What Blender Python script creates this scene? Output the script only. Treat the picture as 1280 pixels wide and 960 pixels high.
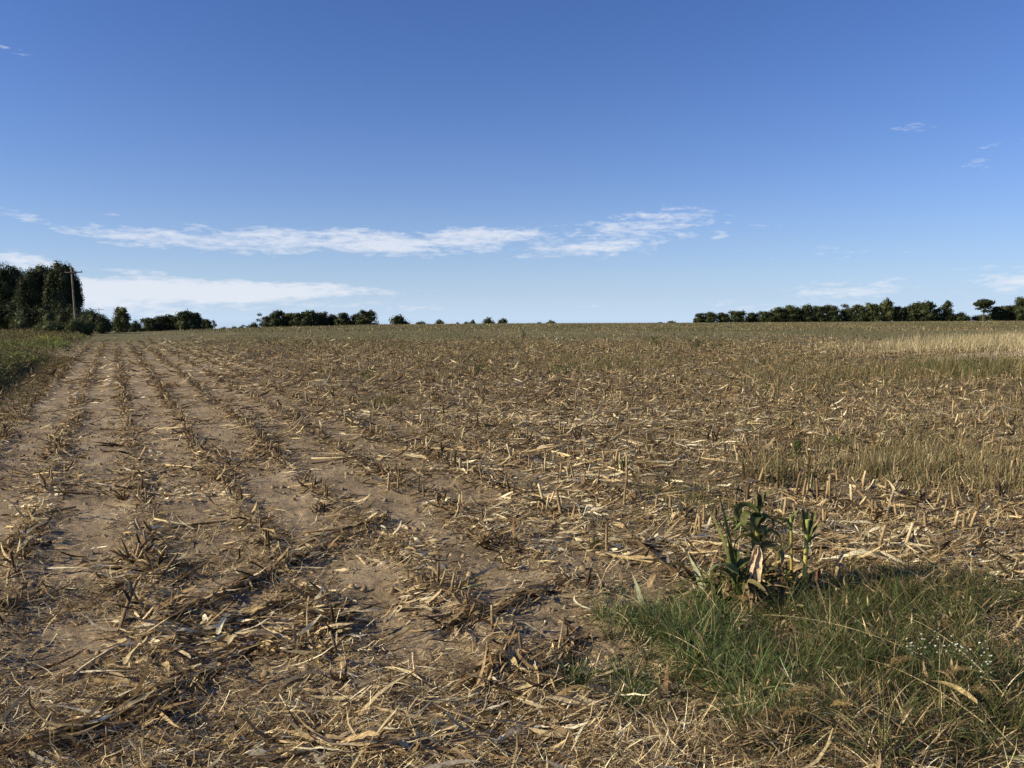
import bpy, math, random
import numpy as np
from mathutils import Vector

for o in list(bpy.data.objects):
    bpy.data.objects.remove(o, do_unlink=True)
scene = bpy.context.scene
COL = scene.collection
R = math.radians
rng = np.random.default_rng(7)
random.seed(7)

# ---------------------------------------------------------------- camera
F = 1004.0                     # focal length in photo pixels (1280 wide)
EYE = 1.60
HORIZ = 398.0
TILT = math.atan((480 - HORIZ) / F)
cam_d = bpy.data.cameras.new('camera')
cam_d.sensor_width = 36
cam_d.lens = F / 1280 * 36
cam_d.clip_start = 0.05
cam_d.clip_end = 9000
cam = bpy.data.objects.new('camera', cam_d)
COL.objects.link(cam)
cam.location = (0, 0, EYE)
cam.rotation_euler = (math.pi / 2 - TILT, 0, 0)
scene.camera = cam

# ---------------------------------------------------------------- light
SUN_EL, SUN_AZ = R(25), R(-104)        # azimuth from +Y towards +X: the sun stands left, a little behind us
scene.view_settings.view_transform = 'Standard'
scene.view_settings.look = 'None'
scene.view_settings.gamma = 1
scene.view_settings.exposure = 0.50
sun_d = bpy.data.lights.new('sun', 'SUN')
sun_d.energy = 5.0
sun_d.angle = R(0.5)
sun_d.color = (1.0, 0.885, 0.62)
sun = bpy.data.objects.new('sun', sun_d)
COL.objects.link(sun)
sd = Vector((math.sin(SUN_AZ) * math.cos(SUN_EL), math.cos(SUN_AZ) * math.cos(SUN_EL), math.sin(SUN_EL)))
sun.rotation_euler = sd.to_track_quat('Z', 'Y').to_euler()
sun.location = (-20, -10, 30)

world = bpy.data.worlds.new('World')
scene.world = world
world.use_nodes = True
wn, wl = world.node_tree.nodes, world.node_tree.links
for n in list(wn):
    wn.remove(n)


def M(op, a, b=None, c=None, clamp=False):
    n = wn.new('ShaderNodeMath')
    n.operation = op
    n.use_clamp = clamp
    for i, v in enumerate((a, b, c)):
        if v is None:
            continue
        if isinstance(v, (int, float)):
            n.inputs[i].default_value = v
        else:
            wl.new(v, n.inputs[i])
    return n.outputs[0]


def pdir(x, y):
    """world direction of a photo pixel"""
    a, b = (x - 640) / F, (480 - y) / F
    ct, st = math.cos(TILT), math.sin(TILT)
    return Vector((a, b * st + ct, b * ct - st))


def azel(x, y):
    d = pdir(x, y).normalized()
    return math.atan2(d.x, d.y), math.asin(d.z)


sky = wn.new('ShaderNodeTexSky')
sky.sky_type = 'NISHITA'
sky.sun_disc = False
sky.sun_elevation = SUN_EL
sky.sun_rotation = SUN_AZ
sky.air_density = 1.0
sky.dust_density = 0.6
sky.ozone_density = 2.2
tc = wn.new('ShaderNodeTexCoord')
sx = wn.new('ShaderNodeSeparateXYZ')
wl.new(tc.outputs['Generated'], sx.inputs[0])
AZ = M('ARCTAN2', sx.outputs[0], sx.outputs[1])
EL = M('ARCSINE', sx.outputs[2])


def wnoise(ka, ke, scale, detail, seed, rough=0.55, dist=0.0):
    cx = wn.new('ShaderNodeCombineXYZ')
    wl.new(M('MULTIPLY', AZ, ka), cx.inputs[0])
    wl.new(M('MULTIPLY', EL, ke), cx.inputs[1])
    cx.inputs[2].default_value = seed
    n = wn.new('ShaderNodeTexNoise')
    n.inputs['Scale'].default_value = scale
    n.inputs['Detail'].default_value = detail
    n.inputs['Roughness'].default_value = rough
    n.inputs['Distortion'].default_value = dist
    wl.new(cx.outputs[0], n.inputs['Vector'])
    return n.outputs[0]


# cloud banks: photo x, y, half width, half height, slope (down to the right), strength
CLOUDS = [(275, 300, 150, 19, 0.03, .95), (200, 294, 80, 7, 0.05, .75), (360, 298, 110, 12, 0.07, .85), (475, 303, 95, 18, 0.05, .95), (590, 298, 100, 15, -0.02, .95), (680, 300, 60, 14, 0, .7),
          (760, 297, 100, 24, -0.05, .74), (810, 275, 60, 12, -0.05, .55), (880, 282, 80, 24, 0.1, .52), (690, 318, 60, 7, -0.08, .5),
          (20, 268, 45, 8, 0.15, .8), (72, 285, 30, 6, 0.2, .75), (125, 270, 34, 9, 0, .42), (18, 327, 60, 11, 0.1, 1.0), (165, 341, 60, 4, 0.02, .6), (100, 340, 40, 4, 0.02, .4),
          (200, 363, 200, 16, 0.0, 1.45), (380, 361, 150, 8, 0.02, 1.1), (90, 372, 170, 14, 0.0, 1.3), (330, 383, 240, 10, 0.0, .62), (545, 364, 50, 5, 0.05, .38),
          (740, 370, 40, 5, 0.1, .42), (790, 372, 90, 4, 0.0, .25), (1132, 160, 30, 10, 0.1, .40), (1118, 142, 26, 7, 0.1, .30), (1220, 208, 24, 9, -0.1, .50), (1238, 190, 34, 14, -0.3, .44), (1275, 178, 30, 7, -0.1, .50), (935, 262, 10, 12, 0, .5),
          (1160, 345, 260, 9, -0.06, .42), (1260, 336, 120, 9, -0.03, .6), (1050, 318, 160, 10, 0, .36), (1180, 362, 240, 10, -0.02, .58), (1290, 350, 110, 9, 0, .7), (950, 382, 260, 8, 0.0, .42), (1010, 132, 40, 12, 0, .1),
          (15, 62, 40, 6, 0.1, .5), (60, 67, 40, 4, 0.1, .3), (320, 355, 220, 5, 0, .45), (150, 388, 200, 9, 0, .5)]
mask = None
for (x, y, hw, hh, sl, st) in CLOUDS:
    a0, e0 = azel(x, y)
    wa, we = hw / F * math.cos(a0) ** 1.5, hh / F * math.cos(a0)
    da = M('SUBTRACT', AZ, a0)
    de = M('ADD', M('SUBTRACT', EL, e0), M('MULTIPLY', da, sl))
    q = M('ADD', M('POWER', M('ABSOLUTE', M('DIVIDE', da, wa)), 2.0), M('POWER', M('ABSOLUTE', M('DIVIDE', de, we)), 2.0))
    g = M('MULTIPLY', M('EXPONENT', M('MULTIPLY', M('POWER', q, 1.5), -0.65)), st)
    mask = g if mask is None else M('MAXIMUM', mask, g)
n1 = wnoise(9, 60, 1.0, 7, 3.3, .58, .35)
n2 = wnoise(45, 170, 1.0, 5, 8.1, .6, .3)
n3 = wnoise(130, 420, 1.0, 4, 15.1, .6, .4)
nz = M('ADD', M('ADD', M('MULTIPLY', n1, .70), M('MULTIPLY', n2, .55)), M('MULTIPLY', n3, .14))
dens = M('SUBTRACT', M('ADD', mask, M('MULTIPLY', nz, 2.6)), 2.30)
alpha = M('MULTIPLY', M('MULTIPLY', M('SMOOTH_MIN', M('MAXIMUM', dens, 0.0), 0.6, 0.25), 1.25, clamp=True), M('MULTIPLY', mask, 2.6, clamp=True), clamp=True)
# thin milky veil near the horizon
veil = M('MULTIPLY', M('EXPONENT', M('MULTIPLY', M('ABSOLUTE', EL), -11.0)), .75, clamp=True)

hsv = wn.new('ShaderNodeHueSaturation')
hsv.inputs['Hue'].default_value = 0.5
hsv.inputs['Saturation'].default_value = 1.0
hsv.inputs['Value'].default_value = 1.0
wl.new(sky.outputs[0], hsv.inputs['Color'])


def wmix(f, a, b):
    m = wn.new('ShaderNodeMix')
    m.data_type = 'RGBA'
    wl.new(f, m.inputs[0])
    for v, s in ((a, m.inputs[6]), (b, m.inputs[7])):
        if isinstance(v, tuple):
            s.default_value = v
        else:
            wl.new(v, s)
    return m.outputs[2]


gain = wn.new('ShaderNodeVectorMath'); gain.operation = 'MULTIPLY'
wl.new(hsv.outputs[0], gain.inputs[0]); gain.inputs[1].default_value = (.60, .855, 1.46)
c1 = wmix(veil, gain.outputs[0], (7.8, 9.8, 12.3, 1))
c2 = wmix(alpha, c1, (9.6, 9.9, 10.7, 1))
bg = wn.new('ShaderNodeBackground')
bg.inputs['Strength'].default_value = 0.0625
wl.new(c2, bg.inputs['Color'])
wo = wn.new('ShaderNodeOutputWorld')
wl.new(bg.outputs[0], wo.inputs['Surface'])

# ---------------------------------------------------------------- helpers
ROWA = math.atan((143 - 640) / F)                     # rows run towards this azimuth
RD = (math.sin(ROWA), math.cos(ROWA))                 # along the rows
RP = (math.cos(ROWA), -math.sin(ROWA))                # across the rows
ROW0, ROWS = 0.138, 0.76


def uv(x, y):
    return x * RP[0] + y * RP[1], x * RD[0] + y * RD[1]


def xy(u, v):
    return u * RP[0] + v * RD[0], u * RP[1] + v * RD[1]


def _hash(xi, yi, seed):
    h = (xi.astype(np.int64) * 374761393 + yi.astype(np.int64) * 668265263 + seed * 974634777) & 0xffffffff
    h = ((h ^ (h >> 13)) * 1274126177) & 0xffffffff
    h = ((h ^ (h >> 15)) * 2246822519) & 0xffffffff
    return (h ^ (h >> 16)) / 4294967296.0


def vn(x, y, seed=0):
    xi, yi = np.floor(x), np.floor(y)
    fx, fy = x - xi, y - yi
    fx, fy = fx * fx * (3 - 2 * fx), fy * fy * (3 - 2 * fy)
    a, b = _hash(xi, yi, seed), _hash(xi + 1, yi, seed)
    c, d = _hash(xi, yi + 1, seed), _hash(xi + 1, yi + 1, seed)
    return (a + (b - a) * fx) * (1 - fy) + (c + (d - c) * fx) * fy


def sst(a, b, x):
    t = np.clip((x - a) / (b - a), 0, 1)
    return t * t * (3 - 2 * t)


CX = (np.array([-700, 100, 300, 480, 640, 860, 1000, 1280, 1900]) - 640) / F
CC = np.array([22, 19.5, 12, 7.5, 6.2, 5.4, 4.6, 3.0, 2.5]) / F     # how far under the true horizon the crest of the field lies
CD = np.array([80, 95, 140, 210, 260, 290, 300, 300, 300.])


def macro(x, y):
    yy = np.maximum(y, 1.0)
    t = np.clip(x / yy, -2.5, 2.5)
    c, D = np.interp(t, CX, CC), np.interp(t, CX, CD)
    zc = EYE - c * D
    z = np.where(yy < D, zc * sst(0.15, 1, yy / D), zc - (c + .011) * (yy - D))
    return np.maximum(z, -60)


def rowdist(x, y):
    u, v = uv(x, y)
    w = (vn(v * .35, np.floor((u - ROW0) / ROWS + .5) * 3.1, 5) - .5) * .10
    k = np.floor((u - ROW0) / ROWS + .5)
    return u - ROW0 - k * ROWS + w, k, u, v


def H(x, y):
    x, y = np.asarray(x, float), np.asarray(y, float)
    z = macro(x, y)
    d = np.hypot(x, y)
    du, k, u, v = rowdist(x, y)
    near = 1 - sst(14, 45, d)
    z = z + .022 * np.exp(-(du / .13) ** 2) * (1 - sst(40, 90, d)) * sst(-2.4, -1.6, u)
    z = z + .05 * (vn(x * .5, y * .5, 1) - .5) * (1 - sst(60, 120, d))
    z = z + .022 * (vn(x * 2.3 + 5, y * 2.3, 2) - .5)
    z = z + near * (.022 * (vn(x * 7.1, y * 7.1, 3) - .5) + .013 * (vn(x * 19, y * 19, 4) - .5) + .007 * (vn(x * 47, y * 47, 6) - .5))
    # bank of the verge on the left
    z = z + .12 * sst(-2.0, -3.4, u)
    return z


def G(x, y, z=0.0):
    """photo pixel -> point on the ground"""
    d = pdir(x, y)
    p = d * (EYE / -d.z)
    for _ in range(6):
        h = float(H(p.x, p.y)) + z
        p = d * ((EYE - h) / -d.z)
    return Vector((p.x, p.y, float(H(p.x, p.y))))


class Q:
    """collects quads with a colour per vertex and links them as ONE mesh object"""
    def __init__(s):
        s.V, s.F, s.C, s.n = [], [], [], 0

    def add(s, v, f, c):
        s.V.append(v.astype(np.float32)); s.F.append(f + s.n); s.C.append(c.astype(np.float32)); s.n += len(v)
        return s

    def mesh(s, name, mat, smooth=False):
        v, f, c = np.concatenate(s.V), np.concatenate(s.F).astype(np.int32), np.concatenate(s.C)
        m = bpy.data.meshes.new(name)
        m.vertices.add(len(v)); m.vertices.foreach_set('co', v.ravel())
        m.loops.add(f.size); m.loops.foreach_set('vertex_index', f.ravel())
        m.polygons.add(len(f)); m.polygons.foreach_set('loop_start', np.arange(0, f.size, 4, dtype=np.int32))
        if smooth:
            m.polygons.foreach_set('use_smooth', np.ones(len(f), dtype=bool))
        m.update(calc_edges=True)
        a = m.color_attributes.new('tint', 'FLOAT_COLOR', 'POINT')
        a.data.foreach_set('color', np.concatenate([c, np.ones((len(c), 1), np.float32)], 1).ravel())
        m.materials.append(mat)
        return m

    def build(s, name, mat, parent=None, smooth=False):
        o = bpy.data.objects.new(name, s.mesh(name, mat, smooth))
        COL.objects.link(o)
        if parent is not None:
            o.parent = parent
        return o


def arr(v, n):
    return np.broadcast_to(np.asarray(v, float), (n,)).astype(float)


def spine(P, az, pitch, L, curl, bend, n):
    N = len(P)
    az, pitch, L, curl, bend = (arr(q, N) for q in (az, pitch, L, curl, bend))
    t = np.linspace(0, 1, n + 1)[None, :]
    tm = (t[:, :-1] + t[:, 1:]) / 2
    A, E = az[:, None] + bend[:, None] * tm, pitch[:, None] + curl[:, None] * tm
    d = np.stack([np.cos(E) * np.sin(A), np.cos(E) * np.cos(A), np.sin(E)], -1)
    c = np.concatenate([np.zeros((N, 1, 3)), np.cumsum(d * (L / n)[:, None, None], 1)], 1) + P[:, None, :]
    A, E = az[:, None] + bend[:, None] * t, pitch[:, None] + curl[:, None] * t
    s = np.stack([np.cos(A), -np.sin(A), np.zeros_like(A)], -1)
    nn = np.stack([-np.sin(E) * np.sin(A), -np.sin(E) * np.cos(A), np.cos(E)], -1)
    return c, s, nn, t


def prof_leaf(t):
    return np.clip(np.minimum(t * 5 + .45, 1) * (1.02 - t ** 2.2), .05, 1)


def prof_shred(t):
    return np.clip(np.minimum(t * 9 + .3, 1) * (1 - t ** 5 * .8), .1, 1)


def prof_blade(t):
    return np.clip(1 - t ** 1.6, .08, 1)


def prof_flat(t):
    return np.ones_like(t)


def ribbons(q, P, az, pitch, L, W, col, curl=0., bend=0., n=3, roll=0., twist=0., prof=prof_blade, drape=False, fold=0., tipcol=None, wav=0.):
    N = len(P)
    if N == 0:
        return
    c, s, nn, t = spine(P, az, pitch, L, curl, bend, n)
    tw = arr(roll, N)[:, None] + arr(twist, N)[:, None] * t
    S = s * np.cos(tw)[..., None] + nn * np.sin(tw)[..., None]
    NN = nn * np.cos(tw)[..., None] - s * np.sin(tw)[..., None]
    w = arr(W, N)[:, None] * prof(t) / 2
    if wav:
        w = w * (1 + wav * (rng.random(w.shape) - .5))
    if drape:
        dz = H(c[..., 0], c[..., 1]) - H(P[:, 0], P[:, 1])[:, None]
        c[..., 2] += dz
    cols = [c - S * w[..., None]]
    if fold:
        cols.append(c - NN * (w * fold)[..., None])
    cols.append(c + S * w[..., None])
    k = len(cols)
    V = np.stack(cols, 2).reshape(-1, 3)
    i = (np.arange(N)[:, None, None] * (n + 1) + np.arange(n)[None, :, None]) * k + np.arange(k - 1)[None, None, :]
    f = np.stack([i, i + 1, i + 1 + k, i + k], -1).reshape(-1, 4)
    col = np.broadcast_to(np.asarray(col, float), (N, 3))
    C = np.repeat(np.repeat(col[:, None, :], n + 1, 1)[:, :, None, :], k, 2)
    if tipcol is not None:
        tt = (t ** 1.5)[..., None, None]
        C = C * (1 - tt) + np.broadcast_to(np.asarray(tipcol, float), (N, 3))[:, None, None, :] * tt
    q.add(V, f, C.reshape(-1, 3))


def tubes(q, P, az, pitch, L, r0, r1, col, curl=0., bend=0., n=2, k=6, drape=False, node=0., tipcol=None, flat=1.0):
    N = len(P)
    if N == 0:
        return
    c, s, nn, t = spine(P, az, pitch, L, curl, bend, n)
    if drape:
        c[..., 2] += H(c[..., 0], c[..., 1]) - H(P[:, 0], P[:, 1])[:, None]
    r = arr(r0, N)[:, None] * (1 - t) + arr(r1, N)[:, None] * t
    if node:
        r = r * (1 + node * (np.arange(n + 1) % 3 == 1)[None, :])
    ph = np.arange(k) / k * 2 * math.pi
    V = c[:, :, None, :] + r[:, :, None, None] * (s[:, :, None, :] * np.cos(ph)[None, None, :, None] + flat * nn[:, :, None, :] * np.sin(ph)[None, None, :, None])
    b = np.arange(N)[:, None, None] * (n + 1) * k
    i = b + np.arange(n)[None, :, None] * k + np.arange(k)[None, None, :]
    j = b + np.arange(n)[None, :, None] * k + ((np.arange(k) + 1) % k)[None, None, :]
    f = [np.stack([i, j, j + k, i + k], -1).reshape(-1, 4)]
    e = (np.arange(N) * (n + 1) * k + n * k)[:, None]
    f.append(e + np.array([[0, 1, 2, 3]]))
    if k == 6:
        f.append(e + np.array([[0, 3, 4, 5]]))
    col = np.broadcast_to(np.asarray(col, float), (N, 3))
    C = np.repeat(np.repeat(col[:, None, :], n + 1, 1)[:, :, None, :], k, 2)
    if tipcol is not None:
        tt = t[..., None, None]
        C = C * (1 - tt) + np.broadcast_to(np.asarray(tipcol, float), (N, 3))[:, None, None, :] * tt
    q.add(V.reshape(-1, 3), np.concatenate(f), C.reshape(-1, 3))


def pal(N, table, jit=.15):
    """random colours: table = [(weight, (r,g,b))...]"""
    w = np.array([a for a, _ in table]); w = w / w.sum()
    i = rng.choice(len(table), N, p=w)
    c = np.array([b for _, b in table])[i]
    c = c * np.array([1.0, .96, .865])
    return np.clip(c * (1 + (rng.random((N, 1)) - .5) * 2 * jit) * (1 + (rng.random((N, 3)) - .5) * jit * .3), .005, .9)


def tag(o, label, cat, group=None, kind=None):
    if label: o['label'] = label
    if cat: o['category'] = cat
    if group: o['group'] = group
    if kind: o['kind'] = kind
    return o


def thing(name, label, cat, loc=(0, 0, 0), rz=0, group=None):
    o = bpy.data.objects.new(name, None)
    COL.objects.link(o)
    o.empty_display_size = .1
    o.location = loc
    o.rotation_euler = (0, 0, rz)
    return tag(o, label, cat, group)


def dup(root, loc, rz=0., sc=1., rx=0., ry=0., label=None, group=None):
    r = root.copy(); COL.objects.link(r)
    r.location = loc; r.rotation_euler = (rx, ry, rz); r.scale = (sc, sc, sc)
    if label: r['label'] = label
    if group: r['group'] = group
    for ch in root.children:
        c = ch.copy(); COL.objects.link(c); c.parent = r
    return r


# ---------------------------------------------------------------- materials
def veg_mat(name, transl=.25, rough=.65, spec=.25, streak=0.25, scale=30):
    m = bpy.data.materials.new(name); m.use_nodes = True
    n, l = m.node_tree.nodes, m.node_tree.links
    bs = n['Principled BSDF']
    at = n.new('ShaderNodeAttribute'); at.attribute_name = 'tint'
    g = n.new('ShaderNodeNewGeometry')
    no = n.new('ShaderNodeTexNoise'); no.inputs['Scale'].default_value = scale; no.inputs['Detail'].default_value = 3
    l.new(g.outputs['Position'], no.inputs['Vector'])
    mr = n.new('ShaderNodeMapRange'); mr.inputs[1].default_value = .3; mr.inputs[2].default_value = .7
    mr.inputs[3].default_value = 1 - streak; mr.inputs[4].default_value = 1 + streak
    l.new(no.outputs[0], mr.inputs[0])
    mx = n.new('ShaderNodeVectorMath'); mx.operation = 'SCALE'
    l.new(at.outputs['Color'], mx.inputs[0]); l.new(mr.outputs[0], mx.inputs['Scale'])
    l.new(mx.outputs[0], bs.inputs['Base Color'])
    bs.inputs['Roughness'].default_value = rough
    bs.inputs['Specular IOR Level'].default_value = spec
    if transl:
        tr = n.new('ShaderNodeBsdfTranslucent'); l.new(mx.outputs[0], tr.inputs['Color'])
        ms = n.new('ShaderNodeMixShader'); ms.inputs[0].default_value = transl
        l.new(bs.outputs[0], ms.inputs[1]); l.new(tr.outputs[0], ms.inputs[2])
        l.new(ms.outputs[0], n['Material Output'].inputs['Surface'])
    return m


MDRY = veg_mat('dry_leaf', .18, .85, .04, .35, 60)
MSTALK = veg_mat('dry_stalk', 0, .85, .05, .35, 90)
MGREEN = veg_mat('green_leaf', .3, .7, .12, .35, 40)
MTREE = veg_mat('tree_foliage', .12, .7, .15, .35, .8)
MBARK = veg_mat('bark', 0, .9, .1, .4, 4)
MPETAL = veg_mat('petal', .2, .6, .2, .1, 40)


def soil_material():
    m = bpy.data.materials.new('soil'); m.use_nodes = True
    n, l = m.node_tree.nodes, m.node_tree.links
    bs = n['Principled BSDF']
    g = n.new('ShaderNodeNewGeometry')

    def noise(scale, detail=4, rough=.55, vec=None):
        t = n.new('ShaderNodeTexNoise'); t.inputs['Scale'].default_value = scale
        t.inputs['Detail'].default_value = detail; t.inputs['Roughness'].default_value = rough
        l.new(vec or g.outputs['Position'], t.inputs['Vector']); return t.outputs[0]

    def ramp(f, stops):
        r = n.new('ShaderNodeValToRGB')
        while len(r.color_ramp.elements) < len(stops): r.color_ramp.elements.new(.5)
        for e, (p, c) in zip(r.color_ramp.elements, stops): e.position = p; e.color = (*c, 1)
        l.new(f, r.inputs[0]); return r.outputs[0]

    def mix(f, a, b, mode='MIX'):
        x = n.new('ShaderNodeMix'); x.data_type = 'RGBA'; x.blend_type = mode
        if isinstance(f, float): x.inputs[0].default_value = f
        else: l.new(f, x.inputs[0])
        l.new(a, x.inputs[6])
        if isinstance(b, tuple): x.inputs[7].default_value = (*b, 1)
        else: l.new(b, x.inputs[7])
        return x.outputs[2]
    base = ramp(noise(1.6, 6), [(.3, (.195, .147, .093)), (.52, (.318, .238, .152)), (.7, (.41, .32, .215))])
    fine = ramp(noise(38, 5, .7), [(.30, (.62, .6, .57)), (.45, (1, 1, 1)), (.66, (1.12, 1.1, 1.08))])
    dt = n.new('ShaderNodeVectorMath'); dt.operation = 'DOT_PRODUCT'; l.new(g.outputs['Position'], dt.inputs[0]); dt.inputs[1].default_value = (RP[0], RP[1], 0)
    ad = n.new('ShaderNodeMath'); ad.operation = 'MULTIPLY_ADD'; l.new(noise(.6, 3), ad.inputs[0]); ad.inputs[1].default_value = 3; l.new(dt.outputs['Value'], ad.inputs[2])
    rr = n.new('ShaderNodeMapRange'); rr.inputs[1].default_value = 2.8; rr.inputs[2].default_value = 6.5; rr.inputs[4].default_value = .8; l.new(ad.outputs[0], rr.inputs[0])
    base = mix(rr.outputs[0], base, (.135, .104, .064))
    c = mix(1.0, base, fine, 'MULTIPLY')
    # flecks of chaff trodden into the crust
    mp = n.new('ShaderNodeMapping'); mp.inputs['Scale'].default_value = (18, 70, 40); mp.inputs['Rotation'].default_value = (0, 0, .35)
    l.new(g.outputs['Position'], mp.inputs[0])
    fl = n.new('ShaderNodeTexVoronoi'); fl.inputs['Scale'].default_value = 1.0; fl.inputs['Randomness'].default_value = 1
    l.new(mp.outputs[0], fl.inputs['Vector'])
    fr = n.new('ShaderNodeMapRange'); fr.inputs[1].default_value = .26; fr.inputs[2].default_value = .16
    l.new(fl.outputs['Distance'], fr.inputs[0])
    pm = n.new('ShaderNodeMath'); pm.operation = 'MULTIPLY'; l.new(fr.outputs[0], pm.inputs[0])
    pr = n.new('ShaderNodeMapRange'); pr.inputs[1].default_value = .45; pr.inputs[2].default_value = .62; l.new(noise(3.2, 4), pr.inputs[0])
    l.new(pr.outputs[0], pm.inputs[1])
    c = mix(pm.outputs[0], c, (.42, .33, .22))
    # far part of the field: weeds and stubble mixed over the soil
    ln = n.new('ShaderNodeVectorMath'); ln.operation = 'LENGTH'; l.new(g.outputs['Position'], ln.inputs[0])
    fd = n.new('ShaderNodeMapRange'); fd.inputs[1].default_value = 25; fd.inputs[2].default_value = 70; l.new(ln.outputs['Value'], fd.inputs[0])
    farc = ramp(noise(.12, 5), [(.35, (.13, .115, .055)), (.5, (.18, .15, .08)), (.65, (.13, .13, .055))])
    c = mix(fd.outputs[0], c, farc)
    l.new(c, bs.inputs['Base Color'])
    bs.inputs['Roughness'].default_value = .95
    bs.inputs['Specular IOR Level'].default_value = .1
    b1 = n.new('ShaderNodeBump'); b1.inputs['Strength'].default_value = 1.0; b1.inputs['Distance'].default_value = .02
    l.new(noise(55, 6, .7), b1.inputs['Height'])
    b2 = n.new('ShaderNodeBump'); b2.inputs['Strength'].default_value = .8; b2.inputs['Distance'].default_value = .03
    l.new(noise(14, 4, .6), b2.inputs['Height']); l.new(b2.outputs[0], b1.inputs['Normal'])
    l.new(b1.outputs[0], bs.inputs['Normal'])
    return m


MSOIL = soil_material()

# ---------------------------------------------------------------- ground
def ground():
    fa = np.radians(np.arange(-52, 52.01, .115))
    ca = np.radians(np.arange(56, 305, 4.))
    A = np.concatenate([fa, ca])
    r = [.02, .4, .9, 1.4, 1.8]
    while r[-1] < 4500:
        x = r[-1]
        r.append(x * (1.0048 if x > 1.7 and x < 38 else 1.012 if x < 110 else 1.03))
    r = np.array(r)
    AA, RR = np.meshgrid(A, r)
    x, y = RR * np.sin(AA), RR * np.cos(AA)
    z = H(x.ravel(), y.ravel())
    v = np.stack([x.ravel(), y.ravel(), z], -1)
    na, nr = len(A), len(r)
    i = np.arange(nr - 1)[:, None] * na + np.arange(na)[None, :]
    j = np.arange(nr - 1)[:, None] * na + ((np.arange(na) + 1) % na)[None, :]
    f = np.stack([i + na, j + na, j, i], -1).reshape(-1, 4)
    q = Q(); q.add(v, f, np.ones((len(v), 3)))
    o = q.build('ground', MSOIL, smooth=True)
    o['kind'] = 'structure'


ground()


# pale dirt track crossing at the right
def track():
    q = Q()
    pts = [G(1150, 451.5), G(1200, 449), G(1245, 446.5), G(1300, 443), G(1400, 437)]
    v, f = [], []
    for i, p in enumerate(pts):
        w = (.5, 1.3, 2.2, 2.6, 3.0)[i]
        for s in (-1, 1):
            yy = p.y + s * w
            v.append((p.x, yy, float(H(p.x, yy)) + .03))
        if i: f.append((2 * i - 2, 2 * i, 2 * i + 1, 2 * i - 1))
    q.add(np.array(v), np.array(f), np.tile([.40, .31, .21], (len(v), 1)))
    o = q.build('dirt_track', MSTALK); o['kind'] = 'structure'


track()

# ---------------------------------------------------------------- scattering
STRAW = (.62, .51, .33); TAN = (.40, .305, .185); BROWN = (.20, .14, .082); DARK = (.065, .045, .027); PALE = (.84, .75, .57); GREY = (.33, .29, .22)
OLIVE = (.12, .115, .045); GRN = (.075, .105, .030); GRN2 = (.11, .14, .05); YEL = (.42, .38, .14)


def scatter(N, d0, d1, power=1.0, margin=1.2):
    """random ground points in a wide wedge ahead; power 1 = even on the ground, lower = more near"""
    t = rng.random(N)
    e = power * 2
    y = (d0 ** e + t * (d1 ** e - d0 ** e)) ** (1 / e)
    x = (rng.random(N) * 2 - 1) * (y * .64 * margin + .4)
    return x, y


def litter_keep(x, y):
    du, k, u, v = rowdist(x, y)
    rowd = np.exp(-(du / .17) ** 2)
    patch = vn(x * .9 + 3, y * .9, 21) * .6 + vn(x * 2.6, y * 2.6, 22) * .4
    right = sst(1.2, 5.0, u)                       # the right half is littered between rows too
    frontm = sst(3.9, 3.2, y - .12 * x)
    p = .012 + .9 * rowd * (.25 + patch) + .7 * sst(.54, .70, patch) + right * .6 * (.3 + patch) + frontm * .9
    p = p * sst(-2.6, -1.8, u) * sst(80, 30, y)
    return rng.random(len(x)) < p


def grid_at(x, y, lift=0.):
    return np.stack([x, y, H(x, y) + lift], -1)


LIT = [(.12, PALE), (.55, STRAW), (1.3, TAN), (2.0, BROWN), (1.2, DARK), (.5, GREY)]


def layaz(N):
    """litter lies mostly across the view, combed by the machine"""
    a = rng.normal(R(80), R(21), N)
    r = rng.random(N) < .18
    a[r] = rng.random(r.sum()) * 2 * math.pi
    return a + (rng.random(N) < .5) * math.pi


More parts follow.
